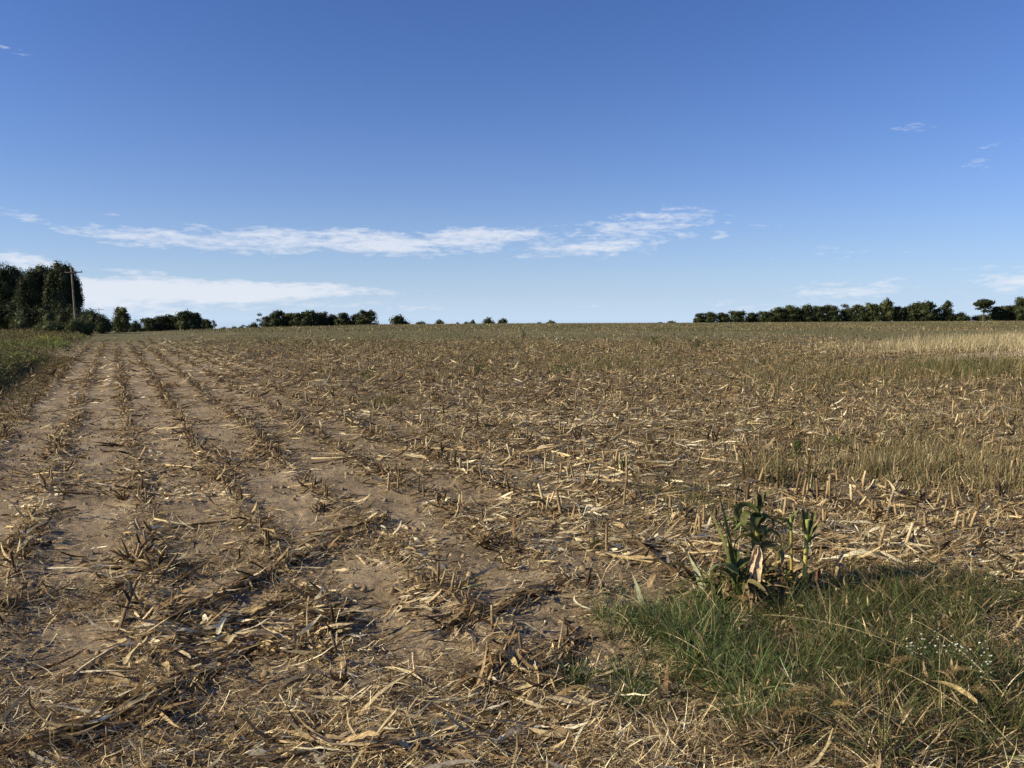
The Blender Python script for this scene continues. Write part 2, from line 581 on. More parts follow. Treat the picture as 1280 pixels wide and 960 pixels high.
def residue():
    q = Q()
    # broad leaves and husk pieces
    for (n, d0, d1, lo, hi, w0, w1, pw, seg) in ((34000, 2.3, 11, .04, .30, .005, .020, .8, 4), (46000, 9, 24, .08, .42, .009, .032, .9, 3), (52000, 22, 75, .15, .60, .025, .07, .9, 2)):
        x, y = scatter(n, d0, d1, pw)
        k = litter_keep(x, y); x, y = x[k], y[k]; N = len(x)
        L = lo + (hi - lo) * rng.random(N) ** 2.0
        ribbons(q, grid_at(x, y, .006), layaz(N), rng.normal(.05, .16, N), L, w0 + (w1 - w0) * rng.random(N) ** 1.6, pal(N, LIT),
                curl=rng.normal(0, .5, N), bend=rng.normal(0, .7, N), n=seg, roll=rng.normal(0, .55, N), twist=rng.normal(0, 1.1, N),
                prof=prof_shred, drape=True, wav=.5)
    # raised clumps of leaf along the rows
    nc = 9500
    cx, cy = scatter(nc, 3.6, 60, .8)
    du, k, u, v = rowdist(cx, cy)
    pull = np.where(u < 4, .93, .8)
    cx, cy = cx - du * RP[0] * pull, cy - du * RP[1] * pull
    kk = (u > -1.9) & (vn(cx * 1.3, cy * 1.3, 55) > .27) & (rng.random(nc) < np.where(u > 4, .45, 1)); cx, cy = cx[kk], cy[kk]
    m = rng.integers(6, 22, len(cx)); ii = np.repeat(np.arange(len(cx)), m); N = len(ii)
    sg = (.05 + .07 * rng.random(len(cx)))[ii]
    al, ac = rng.normal(0, 1, N) * sg * 1.7, rng.normal(0, 1, N) * sg * np.where(cx[ii] * RP[0] + cy[ii] * RP[1] < 4, .5, .9)
    x, y = cx[ii] + al * RD[0] + ac * RP[0], cy[ii] + al * RD[1] + ac * RP[1]
    dk = (rng.random(len(cx)) < np.where(cx * RP[0] + cy * RP[1] < 3.5, .78, .5))[ii]
    c = pal(N, [(.5, PALE), (1.2, STRAW), (1.6, TAN), (1.2, BROWN)]); c[dk] = pal(dk.sum(), [(1, TAN), (2.4, BROWN), (2, DARK), (.35, STRAW)])
    ribbons(q, grid_at(x, y, .004 + .03 * rng.random(N)), layaz(N), np.abs(rng.normal(.15, .4, N)), .05 + .17 * rng.random(N) ** 1.5, .005 + .016 * rng.random(N), c,
            curl=rng.normal(-.5, .8, N), bend=rng.normal(0, .8, N), n=4, roll=rng.normal(0, .7, N), twist=rng.normal(0, 1.3, N), prof=prof_shred, drape=True, wav=.5)
    # dark ridges of trampled stalks and leaves
    for line, n, dkw in [([(408, 686), (335, 720), (270, 752), (185, 782)], 520, .75), ([(345, 762), (255, 792), (165, 808)], 330, .6), ([(275, 834), (185, 884), (140, 905)], 260, .7), ([(470, 655), (408, 686)], 120, .8), ([(430, 776), (375, 800)], 170, .7), ([(395, 820), (330, 806)], 110, .7),
                        ([(240, 705), (150, 735)], 150, .7), ([(60, 745), (-20, 770)], 120, .8), ([(720, 640), (560, 655)], 150, .7), ([(690, 740), (560, 790)], 260, .65), ([(640, 820), (600, 860)], 150, .8), ([(720, 800), (690, 850)], 150, .8), ([(200, 900), (60, 930)], 320, .85), ([(1050, 700), (1280, 722)], 420, .5), ([(860, 610), (700, 618)], 200, .7), ([(1080, 655), (1180, 650)], 120, .8)]:
        pts = [G(*p) for p in line]
        for a_, b_ in zip(pts[:-1], pts[1:]):
            m_ = int(n * .65) // (len(pts) - 1); f_ = rng.random(m_)
            az_ = math.atan2(b_.x - a_.x, b_.y - a_.y)
            x = a_.x + (b_.x - a_.x) * f_ + rng.normal(0, .035, m_); y = a_.y + (b_.y - a_.y) * f_ + rng.normal(0, .05, m_)
            c = pal(m_, [(.5, PALE), (1, STRAW), (1.5, TAN)]); d_ = rng.random(m_) < dkw; c[d_] = pal(d_.sum(), [(1.6, TAN), (2.4, BROWN), (1.6, DARK)])
            ribbons(q, grid_at(x, y, .005 + .045 * rng.random(m_) ** 1.5), az_ + rng.normal(0, .38, m_) + (rng.random(m_) < .5) * math.pi, rng.normal(.05, .16, m_), .06 + .24 * rng.random(m_) ** 1.5, .006 + .018 * rng.random(m_), c,
                    curl=rng.normal(-.2, .4, m_), bend=rng.normal(0, .5, m_), n=5, roll=rng.normal(0, .6, m_), twist=rng.normal(0, 1.2, m_), prof=prof_leaf, drape=True, wav=.5, fold=.3)
    # bleached windrows: photo x, y, half sizes, pieces, longest piece
    for (X0, Y0, rw, rh, n, Lm) in [(230, 615, 45, 10, 260, .10), (205, 430, 14, 14, 200, .3), (230, 433, 30, 8, 200, .4), (272, 455, 30, 12, 300, .4), (300, 470, 40, 14, 160, .3), (430, 517, 38, 6, 260, .25), (700, 530, 70, 8, 420, .3), (620, 520, 60, 8, 260, .3), (780, 502, 60, 6, 260, .3),
            (650, 487, 50, 5, 160, .3), (270, 790, 60, 30, 170, .14), (210, 800, 60, 40, 200, .15), (390, 790, 50, 35, 150, .14), (522, 758, 36, 26, 160, .11), (150, 705, 60, 12, 170, .12), (40, 640, 30, 14, 160, .12), (60, 615, 20, 10, 90, .1),
            (720, 592, 60, 16, 200, .3), (560, 560, 60, 14, 140, .2), (610, 585, 80, 12, 160, .25), (1140, 700, 130, 22, 520, .42), (1210, 720, 90, 22, 360, .4), (860, 690, 110, 14, 300, .3), (1080, 670, 160, 14, 220, .3), (820, 560, 160, 30, 500, .35), (900, 520, 200, 20, 500, .35), (740, 640, 120, 26, 420, .25), (660, 660, 120, 30, 260, .2), (520, 690, 60, 40, 200, .15), (860, 475, 160, 14, 400, .4), (1000, 740, 120, 20, 160, .2), (440, 935, 120, 18, 240, .14), (640, 900, 200, 40, 300, .14), (180, 560, 20, 60, 160, .14), (80, 520, 20, 60, 140, .2), (130, 470, 8, 30, 120, .3)]:
        X = X0 + rng.normal(0, rw * .55, n); Y = np.clip(Y0 + rng.normal(0, rh * .55, n), 415, 1000)
        a, b = (X - 640) / F, (480 - Y) / F
        t = EYE / -(b * math.cos(TILT) - math.sin(TILT)); x, y = a * t, (b * math.sin(TILT) + math.cos(TILT)) * t
        if Y0 > 690: Lm = min(Lm * 1.9, .36); n_s = rng.random(n) < .75; x, y = x[n_s], y[n_s]; n = len(x)
        ribbons(q, grid_at(x, y, .008 + .02 * rng.random(n)), layaz(n), rng.normal(.05, .07 if Y0 < 690 else .2, n), Lm * .9 * (.2 + .8 * rng.random(n) ** 1.6), (.005 + .016 * rng.random(n)) * (1 + y * .04), pal(n, [(1.5, PALE), (2, STRAW), (1.1, TAN), (.5, BROWN)] if Y0 < 690 else [(1, PALE), (1.6, STRAW), (1.5, TAN), (1.5, BROWN), (.8, DARK)]),
                curl=rng.normal(-.12, .25, n), bend=rng.normal(0, .45, n), n=6, roll=rng.normal(0, .45, n), twist=rng.normal(0, 1, n), prof=prof_shred, drape=True, wav=.5)
    o = q.build('crop_residue', MDRY)
    tag(o, 'shredded dry corn leaves and husks strewn over the brown soil', 'crop residue', kind='stuff')
    # fine straw and grass roots
    q = Q()
    for (n, d0, d1, lo, hi, w, pw, fine) in ((95000, 2.2, 6.5, .02, .13, .0028, .75, True), (70000, 6, 16, .03, .18, .005, .8, False)):
        x, y = scatter(n, d0, d1, pw)
        k = litter_keep(x, y) if not fine else (litter_keep(x, y) | (litter_keep(x, y)))
        x, y = x[k], y[k]; N = len(x)
        L = lo + (hi - lo) * rng.random(N) ** 1.8
        ribbons(q, grid_at(x, y, .004 + .012 * rng.random(N)), layaz(N), rng.normal(.1, .3, N), L, w * (.5 + rng.random(N)), pal(N, [(.9, PALE), (1.6, STRAW), (1.6, TAN), (1.3, BROWN), (.8, DARK)]),
                curl=rng.normal(0, .7, N), bend=rng.normal(0, .9, N), n=2, roll=rng.normal(0, .7, N), prof=prof_flat, drape=True)
    o = q.build('straw_litter', MDRY)
    tag(o, 'fine broken straw and chaff scattered on the soil', 'straw', kind='stuff')
    # fallen stalk pieces, dark and thick, too many to count further out
    q = Q()
    x, y = scatter(9000, 5, 45, .9)
    k = litter_keep(x, y); x, y = x[k], y[k]; N = len(x)
    tubes(q, grid_at(x, y, .012), layaz(N), rng.normal(.03, .08, N), .12 + .45 * rng.random(N) ** 2, .007 + .006 * rng.random(N), .006, pal(N, [(1, STRAW), (2, TAN), (2.2, BROWN), (1, DARK)]),
          bend=rng.normal(0, .2, N), n=2, k=4, drape=True)
    o = q.build('stalk_pieces', MSTALK)
    tag(o, 'broken corn stalk pieces lying flat across the field', 'stalk pieces', kind='stuff')


residue()


# ---------------------------------------------------------------- stubs in the rows
def stub_field():
    P = []
    for k in range(-2, 150):
        u = ROW0 + k * ROWS
        vmax = 75
        v = np.arange(-8, vmax, .17)
        v = v + rng.normal(0, .04, len(v))
        uu = u + rng.normal(0, .025, len(v)) - (vn(v * .35, np.full(len(v), k * 3.1), 5) - .5) * .10
        x, y = xy(uu, v)
        m = (y > 2.2) & (np.abs(x) < y * .64 * 1.2 + .4) & (y < 60)
        m &= rng.random(len(v)) < np.where(uu < 2.5, .62, .8) * sst(75, 25, y)
        x, y, uu = x[m], y[m], uu[m]
        P.append(np.stack([x, y, uu], -1))
    P = np.concatenate(P)
    # none in the green clump, few in the trodden foreground; the stand is gappy
    X, Y = 640 + F * P[:, 0] / P[:, 1], 398 + F * EYE / P[:, 1]
    k = ~((X > 740) & (Y > 700)) & ~((Y > 850) & (rng.random(len(P)) < .8)) & (vn(P[:, 0] * 1.1 + 4, P[:, 1] * 1.1, 77) > np.where(P[:, 2] < 2.5, .42, .36))
    return P[k]


def stub_geo(q, P, az, lean, L, r, col, leafy=True):
    """a cut stalk, split at the top, with a rag of sheath"""
    N = len(P)
    tubes(q, P, az, math.pi / 2 - lean, L, r, r * .9, col, curl=rng.normal(0, .15, N), n=3, k=6 if leafy else 4, node=.12 if leafy else 0)


SF = stub_field()
pats = vn(SF[:, 0] * .3, SF[:, 1] * .3, 33)
SH = np.where(SF[:, 2] < 2.5, .03 + .085 * rng.random(len(SF)) ** 1.7, .05 + .15 * rng.random(len(SF)) ** 1.6)      # heights
SH *= np.where((SF[:, 2] < 2.5) & (SF[:, 1] > 12), 1.15, 1)
vis = (SF[:, 1] > 2.95) & (np.abs(SF[:, 0]) < SF[:, 1] * .635)
near_order = np.argsort(np.where(vis, SF[:, 1] - SH * 6, 1e9))[:275]
mask_near = np.zeros(len(SF), bool); mask_near[near_order] = True

# prototypes: stub > stalk, dried_leaf
protos = []
for i in range(14):
    st = Q(); lf = Q()
    Z = np.zeros((1, 3))
    tall = .7 + .6 * rng.random()
    base = pal(1, [(1, BROWN), (1, DARK)] if i < 7 else [(1.4, TAN), (1.4, BROWN), (.4, DARK)])
    tip = pal(1, [(1, BROWN), (.6, DARK), (.4, TAN)] if i < 7 else [(.5, STRAW), (1, TAN), (1, BROWN)])
    stub_az, ln = rng.random() * 6.28, abs(rng.normal(.12, .22))
    tubes(st, Z - [[0, 0, .03]], stub_az, math.pi / 2 - ln, .15 * tall + .03, .0125, .009, base, curl=rng.normal(0, .3, 1), n=6, k=6, node=.14, tipcol=tip)
    if i % 3 == 0:        # a second, shattered stalk from the same root
        tubes(st, Z - [[.01, .01, .03]], stub_az + 2.5, .9, .12 * tall + .03, .010, .006, base, curl=.3, n=5, k=6, node=.14, tipcol=tip)
    nl = 4 + i % 4
    P = np.zeros((nl, 3)); P[:, 2] = rng.random(nl) * .06
    ribbons(lf, P, rng.random(nl) * 6.28, .5 + rng.random(nl) * .8, .07 + .15 * rng.random(nl), .010 + .018 * rng.random(nl), pal(nl, LIT), curl=-1.2 - 1.3 * rng.random(nl), bend=rng.normal(0, .6, nl),
            n=6, roll=rng.normal(0, .5, nl), twist=rng.normal(0, 1.5, nl), prof=prof_leaf, wav=.4, fold=.3)
    # brace roots
    nr = 6
    ribbons(st, np.tile([[0, 0, .02]], (nr, 1)), np.arange(nr) * 1.05 + rng.random(nr) * .4, -.8, .035, .005, pal(nr, [(1, BROWN), (1, DARK)]), n=2, prof=prof_flat)
    protos.append((st.mesh('stalk', MSTALK), lf.mesh('dried_leaf', MDRY)))

STUB_LABEL = 'short broken tan corn stub standing in a harvested stubble row'
STUB_GROUP = 'corn stubs standing in the harvested rows'


def place_stub(x, y, sc, rz, lean=0., leandir=0., label=STUB_LABEL, group=STUB_GROUP, pi=None, zs=1.0):
    i = random.randrange(14) if pi is None else pi
    t = thing('corn_stub', label, 'corn stub', (x, y, float(H(x, y)) - .002), rz, group)
    t.scale = (sc, sc, sc * zs)
    t.rotation_euler = (lean * math.sin(leandir), lean * math.cos(leandir), rz)
    for nm, me in zip(('stalk', 'dried_leaf'), protos[i]):
        o = bpy.data.objects.new(nm, me); COL.objects.link(o); o.parent = t
    return t


for i in near_order:
    s = SH[i] / .15
    lf_ = SF[i, 2] < 2.8
    place_stub(SF[i, 0], SF[i, 1], .62 + .42 * s, random.uniform(0, 6.28), abs(random.gauss(0, .3 if lf_ else .16)), random.uniform(0, 6.28), pi=random.randrange(7) if lf_ and random.random() < .8 else random.randrange(5, 14))

q = Q(); ql = Q()
far = SF[~mask_near]; fh = SH[~mask_near]
N = len(far)
Pf = grid_at(far[:, 0], far[:, 1], -.01)
stub_geo(q, Pf, rng.random(N) * 6.28, np.abs(rng.normal(0, .42, N)), fh * 1.15, .0085 + .004 * rng.random(N), pal(N, [(.2, STRAW), (.9, TAN), (2, BROWN), (1.3, DARK)]), False)
sel = rng.random(N) < np.where(far[:, 2] < 3, .95, .7)
for rep in range(3):
    Pq = Pf[sel] + np.array([0, 0, .03]); n_ = len(Pq)
    big = np.where(Pq[:, 1] > 15, 1.5, 1.0)
    ribbons(ql, Pq, rng.random(n_) * 6.28, .3 + rng.random(n_) * .9, (.06 + .15 * rng.random(n_)), (.010 + .016 * rng.random(n_)) * big, pal(n_, LIT), curl=-1.5 * rng.random(n_), n=3, roll=rng.normal(0, .6, n_), twist=rng.normal(0, 1, n_), prof=prof_leaf)
tag(q.build('corn_stubble', MSTALK), 'rows of short cut corn stalks stretching away across the field', 'stubble', kind='stuff')
tag(ql.build('stubble_leaves', MDRY), 'ragged dry leaves hanging round the stubble of the far rows', 'dry leaves', kind='stuff')


# ---------------------------------------------------------------- weeds and dry grass across the field
def in_patch(x, y, cx, cy, rx, ry):
    return np.exp(-(((x - cx) / rx) ** 2 + ((y - cy) / ry) ** 2))


def far_cover():
    """beyond the near rows the field is a low thicket of stubble, dry grass and weeds"""
    q = Q()
    for (n, d0, d1, h0, h1, w0, w1, pw) in ((60000, 14, 60, .05, .20, .006, .016, .85), (110000, 40, 210, .08, .32, .02, .06, .7), (60000, 100, 330, .14, .40, .05, .14, .75)):
        x, y = scatter(n, d0, d1, pw)
        du, k, u, v = rowdist(x, y)
        p1 = vn(x * .10, y * .05, 41) * .6 + vn(x * .5, y * .3, 42) * .4
        dens = np.where(y < 60, sst(2, 12, u) * sst(6, 32, y + u * .8) * sst(.25, .55, p1), sst(2.0, 12, u) * .8 + .22)
        dens = dens * np.where(u < 9, .45 + .55 * np.exp(-(du / .2) ** 2), 1)
        keep = (rng.random(n) < dens) & (u > -1.7)
        x, y, u, p1 = x[keep], y[keep], u[keep], p1[keep]; N = len(x)
        c = pal(N, [(.5, (.50, .42, .27)), (1.7, (.33, .265, .16)), (1.8, (.19, .145, .085)), (.7, DARK), (.9, (.14, .135, .07))], .25)
        c *= (.68 + .68 * (vn(x * .11 + 2, y * .06, 44) * .6 + vn(x * .4, y * .15, 45) * .4))[:, None]
        green = rng.random(N) < .15 + .6 * sst(.4, .7, vn(x * .16 + 9, y * .07, 43))
        c[green] = pal(green.sum(), [(1.6, OLIVE), (.6, GRN), (1, (.10, .12, .055)), (.6, (.15, .155, .08))])
        ribbons(q, grid_at(x, y, -.01), rng.random(N) * 6.28, 1.3 - np.abs(rng.normal(0, .55, N)), h0 + (h1 - h0) * rng.random(N) ** 1.7, w0 + (w1 - w0) * rng.random(N), c,
                curl=rng.normal(0, .6, N), n=2, prof=prof_blade)
    tag(q.build('field_weeds', MDRY), 'low dry weeds and standing stubble covering the far field to its crest', 'field weeds', kind='stuff')


far_cover()


def grass_patches(name, label, spots, mat, table, seed=0, wmul=1.0):
    """spots: photo x, y, half width px, half depth px, blades, h0, h1"""
    q = Q()
    for (px_, py_, rw, rh, n, h0, h1) in spots:
        X = px_ + rng.normal(0, rw * .5, n); Y = py_ + rng.normal(0, rh * .5, n)
        Y = np.maximum(Y, 403 + 4)
        a, b = (X - 640) / F, (480 - Y) / F
        ct, st = math.cos(TILT), math.sin(TILT)
        dx, dy, dz = a, b * st + ct, b * ct - st
        k = dz < -.004
        t = EYE / -dz[k]
        x, y = dx[k] * t, dy[k] * t
        k = (y < 160) & (y > 1.5) & (rng.random(len(x)) < .25 + 1.1 * sst(.35, .62, vn(x * .9, y * .45, 87) * .6 + vn(x * 2.9, y * 1.5, 88) * .4)); x, y = x[k], y[k]; N = len(x)
        # tussocks
        cl = rng.random(N) < .75
        g = .14 + .01 * y
        x = np.where(cl, (np.round(x / g) + rng.normal(0, .22, N) + .6 * (vn(np.round(x / g) * 7.7, np.round(y / g) * 5.3, 3) - .5)) * g, x)
        y = np.where(cl, (np.round(y / g) + rng.normal(0, .22, N) + .6 * (vn(np.round(x / g) * 3.7, np.round(y / g) * 9.3, 4) - .5)) * g, y)
        ribbons(q, grid_at(x, y, -.005), rng.random(N) * 6.28, 1.45 - np.abs(rng.normal(0, .38, N)), h0 + (h1 - h0) * rng.random(N) ** 1.3, (.0035 + .0035 * rng.random(N)) * wmul * (1 + y * .045), pal(N, table, .25),
                curl=rng.normal(-.5, .6, N), bend=rng.normal(0, .4, N), n=3, roll=rng.normal(0, .4, N))
    return tag(q.build(name, mat), label, 'grass', kind='stuff')


# dry grass among the stubble on the right
grass_patches('dry_grass', 'pale dry grass growing among the stubble rows at the right', [
    (1170, 560, 190, 40, 11000, .05, .24), (1060, 585, 110, 28, 4500, .05, .2), (1240, 600, 110, 30, 5000, .05, .24), (960, 520, 200, 36, 6000, .04, .15), (1150, 505, 200, 22, 6000, .05, .2), (700, 510, 200, 30, 3000, .03, .11), (1130, 590, 60, 10, 1400, .1, .3),
    (1230, 500, 180, 30, 2500, .05, .2), (840, 575, 120, 30, 700, .05, .14), (1000, 655, 300, 40, 1500, .04, .14),
], MDRY, [(.5, (.52, .45, .30)), (1.6, (.31, .26, .16)), (1.8, (.19, .165, .09)), (.9, BROWN), (1.1, (.13, .13, .06))])
grass_patches('green_field_grass', 'grey green grass and weeds in a band across the right of the field', [
    (1060, 474, 260, 20, 13000, .1, .36), (1220, 464, 100, 12, 6500, .2, .6), (900, 450, 260, 20, 10000, .1, .32), (640, 445, 220, 22, 10000, .08, .3), (440, 432, 160, 12, 4500, .08, .3), (700, 500, 160, 20, 900, .04, .16), (480, 502, 44, 6, 1800, .04, .12), (560, 470, 60, 8, 900, .06, .2), (330, 425, 60, 5, 1200, .08, .3), (760, 460, 70, 8, 1500, .08, .3), (1000, 540, 60, 16, 400, .2, .4), (440, 470, 60, 10, 1000, .08, .25), (850, 625, 70, 22, 500, .05, .16), (960, 600, 24, 14, 300, .2, .4),
], MGREEN, [(1.4, OLIVE), (.8, GRN2), (1.3, (.20, .19, .10)), (.8, TAN), (.6, BROWN)])


grass_patches('tall_dry_grass', 'pale straw coloured tall grass in a strip beyond the dirt track at the far right', [(1230, 432, 110, 7, 11000, .3, .85), (1150, 436, 120, 6, 6000, .15, .5), (1270, 428, 60, 6, 5000, .3, .9)], MDRY, [(1.6, (.58, .51, .35)), (1.2, (.40, .34, .22)), (.7, (.22, .19, .11)), (.3, OLIVE)])


def verge():
    """weedy bank left of the field"""
    q = Q(); n = 90000
    y = 6 + (150 - 6) * rng.random(n) ** 1.5
    v = y / RD[1]
    u = -1.75 - np.abs(rng.random(n)) ** 1.0 * (3 + y * .42)
    x, y = xy(u, v * .98)
    y2 = 5 + 30 * rng.random(50000) ** .9; u2 = -1.35 - 3.2 * rng.random(50000) ** 1.1
    x2, yy2 = xy(u2, y2 / RD[1] * .98)
    x, y, u = np.concatenate([x, x2]), np.concatenate([y, yy2]), np.concatenate([u, u2])
    k = (x > -y * .64 * 1.25 - 1) & (y > 5); x, y, u = x[k], y[k], u[k]; N = len(x)
    edge = sst(-1.75, -3.2, u)
    n1 = vn(x * .5, y * .25, 61); n2 = vn(x * .15, y * .08, 62)
    edge = edge * sst(-1.9, -4.2, u) ** .5
    hgt = (.06 + .42 * edge * (.35 + n1)) * (.5 + .8 * rng.random(N)) * (1 + .25 * sst(30, 100, y))
    green = sst(.30, .55, n2 * .6 + n1 * .4) * sst(-2.0, -3.0, u)
    g = rng.random(N) < green * .9 * sst(90, 40, y) + .15
    c = pal(N, [(1, (.15, .115, .07)), (1, BROWN), (1.2, OLIVE), (.15, TAN), (.8, DARK)])
    c[g] = pal(g.sum(), [(1.2, (.085, .105, .035)), (1.2, (.12, .14, .05)), (1.2, (.17, .165, .08)), (.5, (.22, .25, .10))])
    ed = (u > -3.4) & (u < -2.2) & (rng.random(N) < .45 * sst(.3, .6, n2))  # sunlit rim of the bank, painted in as lighter yellow green blades
    c[ed] = pal(ed.sum(), [(1, (.20, .25, .08)), (1, (.14, .18, .06)), (.5, (.28, .30, .12))])
    ribbons(q, grid_at(x, y, -.01), rng.random(N) * 6.28, 1.4 - np.abs(rng.normal(0, .4, N)), hgt, (.006 + .012 * rng.random(N)) * (1 + y * .045), c, curl=rng.normal(-.5, .6, N), n=3, roll=rng.normal(0, .6, N), prof=prof_leaf)
    # leaf sprays near the tops
    m = (rng.random(N) < .4) & (hgt > .15)
    P = grid_at(x[m], y[m]); P[:, 2] += hgt[m] * (.4 + .55 * rng.random(m.sum())); P[:, :2] += rng.normal(0, .05, (m.sum(), 2))
    K = len(P)
    ribbons(q, P, rng.random(K) * 6.28, rng.normal(.1, .6, K), .05 + .06 * rng.random(K) + .0009 * P[:, 1], .025 + .03 * rng.random(K) + .0008 * P[:, 1], c[m], curl=-.6, n=2, roll=rng.normal(0, .8, K), prof=lambda t: np.sin(np.clip(t * .9 + .08, 0, 1) * math.pi) + .05)
    tag(q.build('verge_weeds', MGREEN), 'green and brown weeds on the bank along the left edge of the field', 'weeds', kind='stuff')


verge()


# ---------------------------------------------------------------- trees
def hearts(q, lobes, table):
    """the dense inner mass of each lobe of a crown"""
    nu, nv = 10, 7
    a = np.arange(nu) / nu * 2 * math.pi; b = np.linspace(-1.5, 1.5, nv)
    A_, B_ = np.meshgrid(a, b)
    d = np.stack([np.cos(B_) * np.cos(A_), np.cos(B_) * np.sin(A_), np.sin(B_)], -1).reshape(-1, 3)
    i = np.arange(nv - 1)[:, None] * nu + np.arange(nu)[None, :]
    j = np.arange(nv - 1)[:, None] * nu + ((np.arange(nu) + 1) % nu)[None, :]
    f = np.stack([i, j, j + nu, i + nu], -1).reshape(-1, 4)
    for l_ in lobes:
        rr = .66 * (.6 + .7 * rng.random(len(d)))
        q.add(np.array(l_[:3]) + d * rr[:, None] * np.array(l_[3:6]), f, pal(len(d), table, .3))


def leaf_cloud(q, lobes, n, size, table, dens_shell=.65):
    vol = np.array([l[3] * l[4] * l[5] for l in lobes]) ** .75
    i = rng.choice(len(lobes), n, p=vol / vol.sum())
    Lb = np.array(lobes)[i]
    d = rng.normal(0, 1, (n, 3)); d /= np.linalg.norm(d, axis=1)[:, None]
    rr = np.where(rng.random(n) < dens_shell, .86 + .2 * rng.random(n), rng.random(n) ** .5 * .9)
    # break the lobe surface into leafy clumps
    rr *= .82 + .36 * vn(d[:, 0] * 3 + i * 7.1 + d[:, 2] * 2, d[:, 1] * 3 + d[:, 2] * 3, 71)
    P = Lb[:, :3] + d * rr[:, None] * Lb[:, 3:6]
    s = size * (.5 + rng.random(n))
    ribbons(q, P, rng.random(n) * 6.28, rng.normal(0, .7, n), s, s * .75, pal(n, table, .2), n=1, roll=rng.normal(0, 1, n), prof=prof_flat)


TREEC = {'dark': [(1, (.030, .040, .018)), (1, (.042, .054, .024)), (.6, (.062, .074, .034))],
         'olive': [(1, (.055, .066, .026)), (1, (.075, .088, .036)), (.6, (.105, .115, .055))],
         'brown': [(1, (.09, .08, .05)), (1, (.06, .06, .035)), (.4, (.12, .10, .07))]}


def tree(name, label, cat, x, ytop, wpx, depth, kind='round', colour='dark', leaves=900, group=None, sink=.0, ybase=None):
    d = pdir(x, ytop); p = d * (depth / d.y)
    X, Y = p.x, depth
    zb = float(macro(np.array(X), np.array(Y))) - .15
    ztop = EYE + p.z
    h = max(ztop - zb, .8)
    w = wpx / F * depth / 2 * (1.2 if kind == 'round' and depth > 200 else 1.0)
    t = thing(name, label, cat, (X, Y, zb), 0, group)
    tr = Q(); cr = Q()
    tw = max(.04 * h, .06)
    if kind == 'umbrella':
        lobes = [(0, 0, h * .86, w * .75, w * .75, h * .15), (w * .2, 0, h * .70, w * .5, w * .5, h * .09)] + [(math.cos(a) * w * .55, math.sin(a) * w * .55, h * (.80 + .08 * random.random()), w * .45, w * .45, h * .08) for a in np.arange(0, 6.2, 1.05)] + [(-w * .45, 0, h * .62, w * .3, w * .3, h * .05), (w * .3, 0, h * .52, w * .4, w * .4, h * .07)]
        tubes(tr, np.zeros((1, 3)), 1., 1.54, h * .85, tw * .8, tw * .4, [(.10, .08, .06)], n=6)
    elif kind == 'tall':
        lobes = [(random.gauss(0, w * .15), random.gauss(0, w * .15), h * z, w * r, w * r, h * .13) for z, r in ((.06, .8), (.16, .9), (.28, .95), (.42, .95), (.56, .9), (.70, .8), (.82, .65), (.91, .4))]
        tubes(tr, np.zeros((1, 3)), 1., 1.55, h * .9, tw, tw * .3, [(.09, .07, .05)], n=6)
    elif kind == 'bush':
        lobes = [(random.uniform(-.6, .6) * w, random.uniform(-.6, .6) * w, h * random.uniform(.25, .62), w * .5, w * .5, h * .33) for _ in range(7)] + [(0, 0, h * .62, w * .5, w * .5, h * .36)]
        tubes(tr, np.zeros((3, 3)), np.array([0, 2, 4]), 1.2, h * .6, tw * .5, tw * .2, [(.08, .065, .05)], n=4)
    elif kind == 'thin':
        lobes = [(random.uniform(-.7, .7) * w, random.uniform(-.5, .5) * w, h * random.uniform(.55, .93), w * .28, w * .28, h * .08) for _ in range(7)]
        tubes(tr, np.zeros((1, 3)), 1., 1.55, h * .7, tw * .7, tw * .3, [(.14, .12, .10)], n=5)
        tubes(tr, np.tile([[0, 0, h * .4]], (9, 1)), rng.random(9) * 6.28, .9 + .4 * rng.random(9), h * .45, tw * .35, tw * .08, [(.14, .12, .10)], curl=rng.normal(0, .3, 9), n=4, k=4)
    else:
        lobes = [(0, 0, h * .50, w * .80, w * .80, h * .42), (0, 0, h * .80, w * .55, w * .55, h * .20), (0, 0, h * .25, w * .9, w * .8, h * .25)]
        for _ in range(14):
            a = random.uniform(0, 6.28); e = random.uniform(.2, .92)
            rr = w * (.62 if e < .6 else .42)
            lobes.append((math.cos(a) * rr, math.sin(a) * rr, h * e, w * random.uniform(.26, .42), w * random.uniform(.26, .42), h * random.uniform(.10, .17)))
        tubes(tr, np.zeros((1, 3)), 1., 1.55, h * .75, tw, tw * .3, [(.09, .07, .05)], n=6)
        tubes(tr, np.tile([[0, 0, h * .3]], (6, 1)), rng.random(6) * 6.28, .9 + .4 * rng.random(6), h * .27, tw * .4, tw * .1, [(.09, .07, .05)], curl=.2, n=4, k=4)
    n = int(leaves * (.35 if kind == 'thin' else 2.5 if kind == 'umbrella' else 1))
    n = int(n * (1.0 if kind in ('umbrella', 'thin') else 1.7))
    size = max(math.sqrt(w * h / leaves) * (2.9 if leaves > 3000 else 2.5), .10)
    if kind not in ('thin',): hearts(cr, lobes, TREEC[colour])
    leaf_cloud(cr, lobes, int(n * 1.6), size * .66, TREEC[colour])
    tr.build('trunk', MBARK, t)
    cr.build('crown', MTREE, t)
    return t


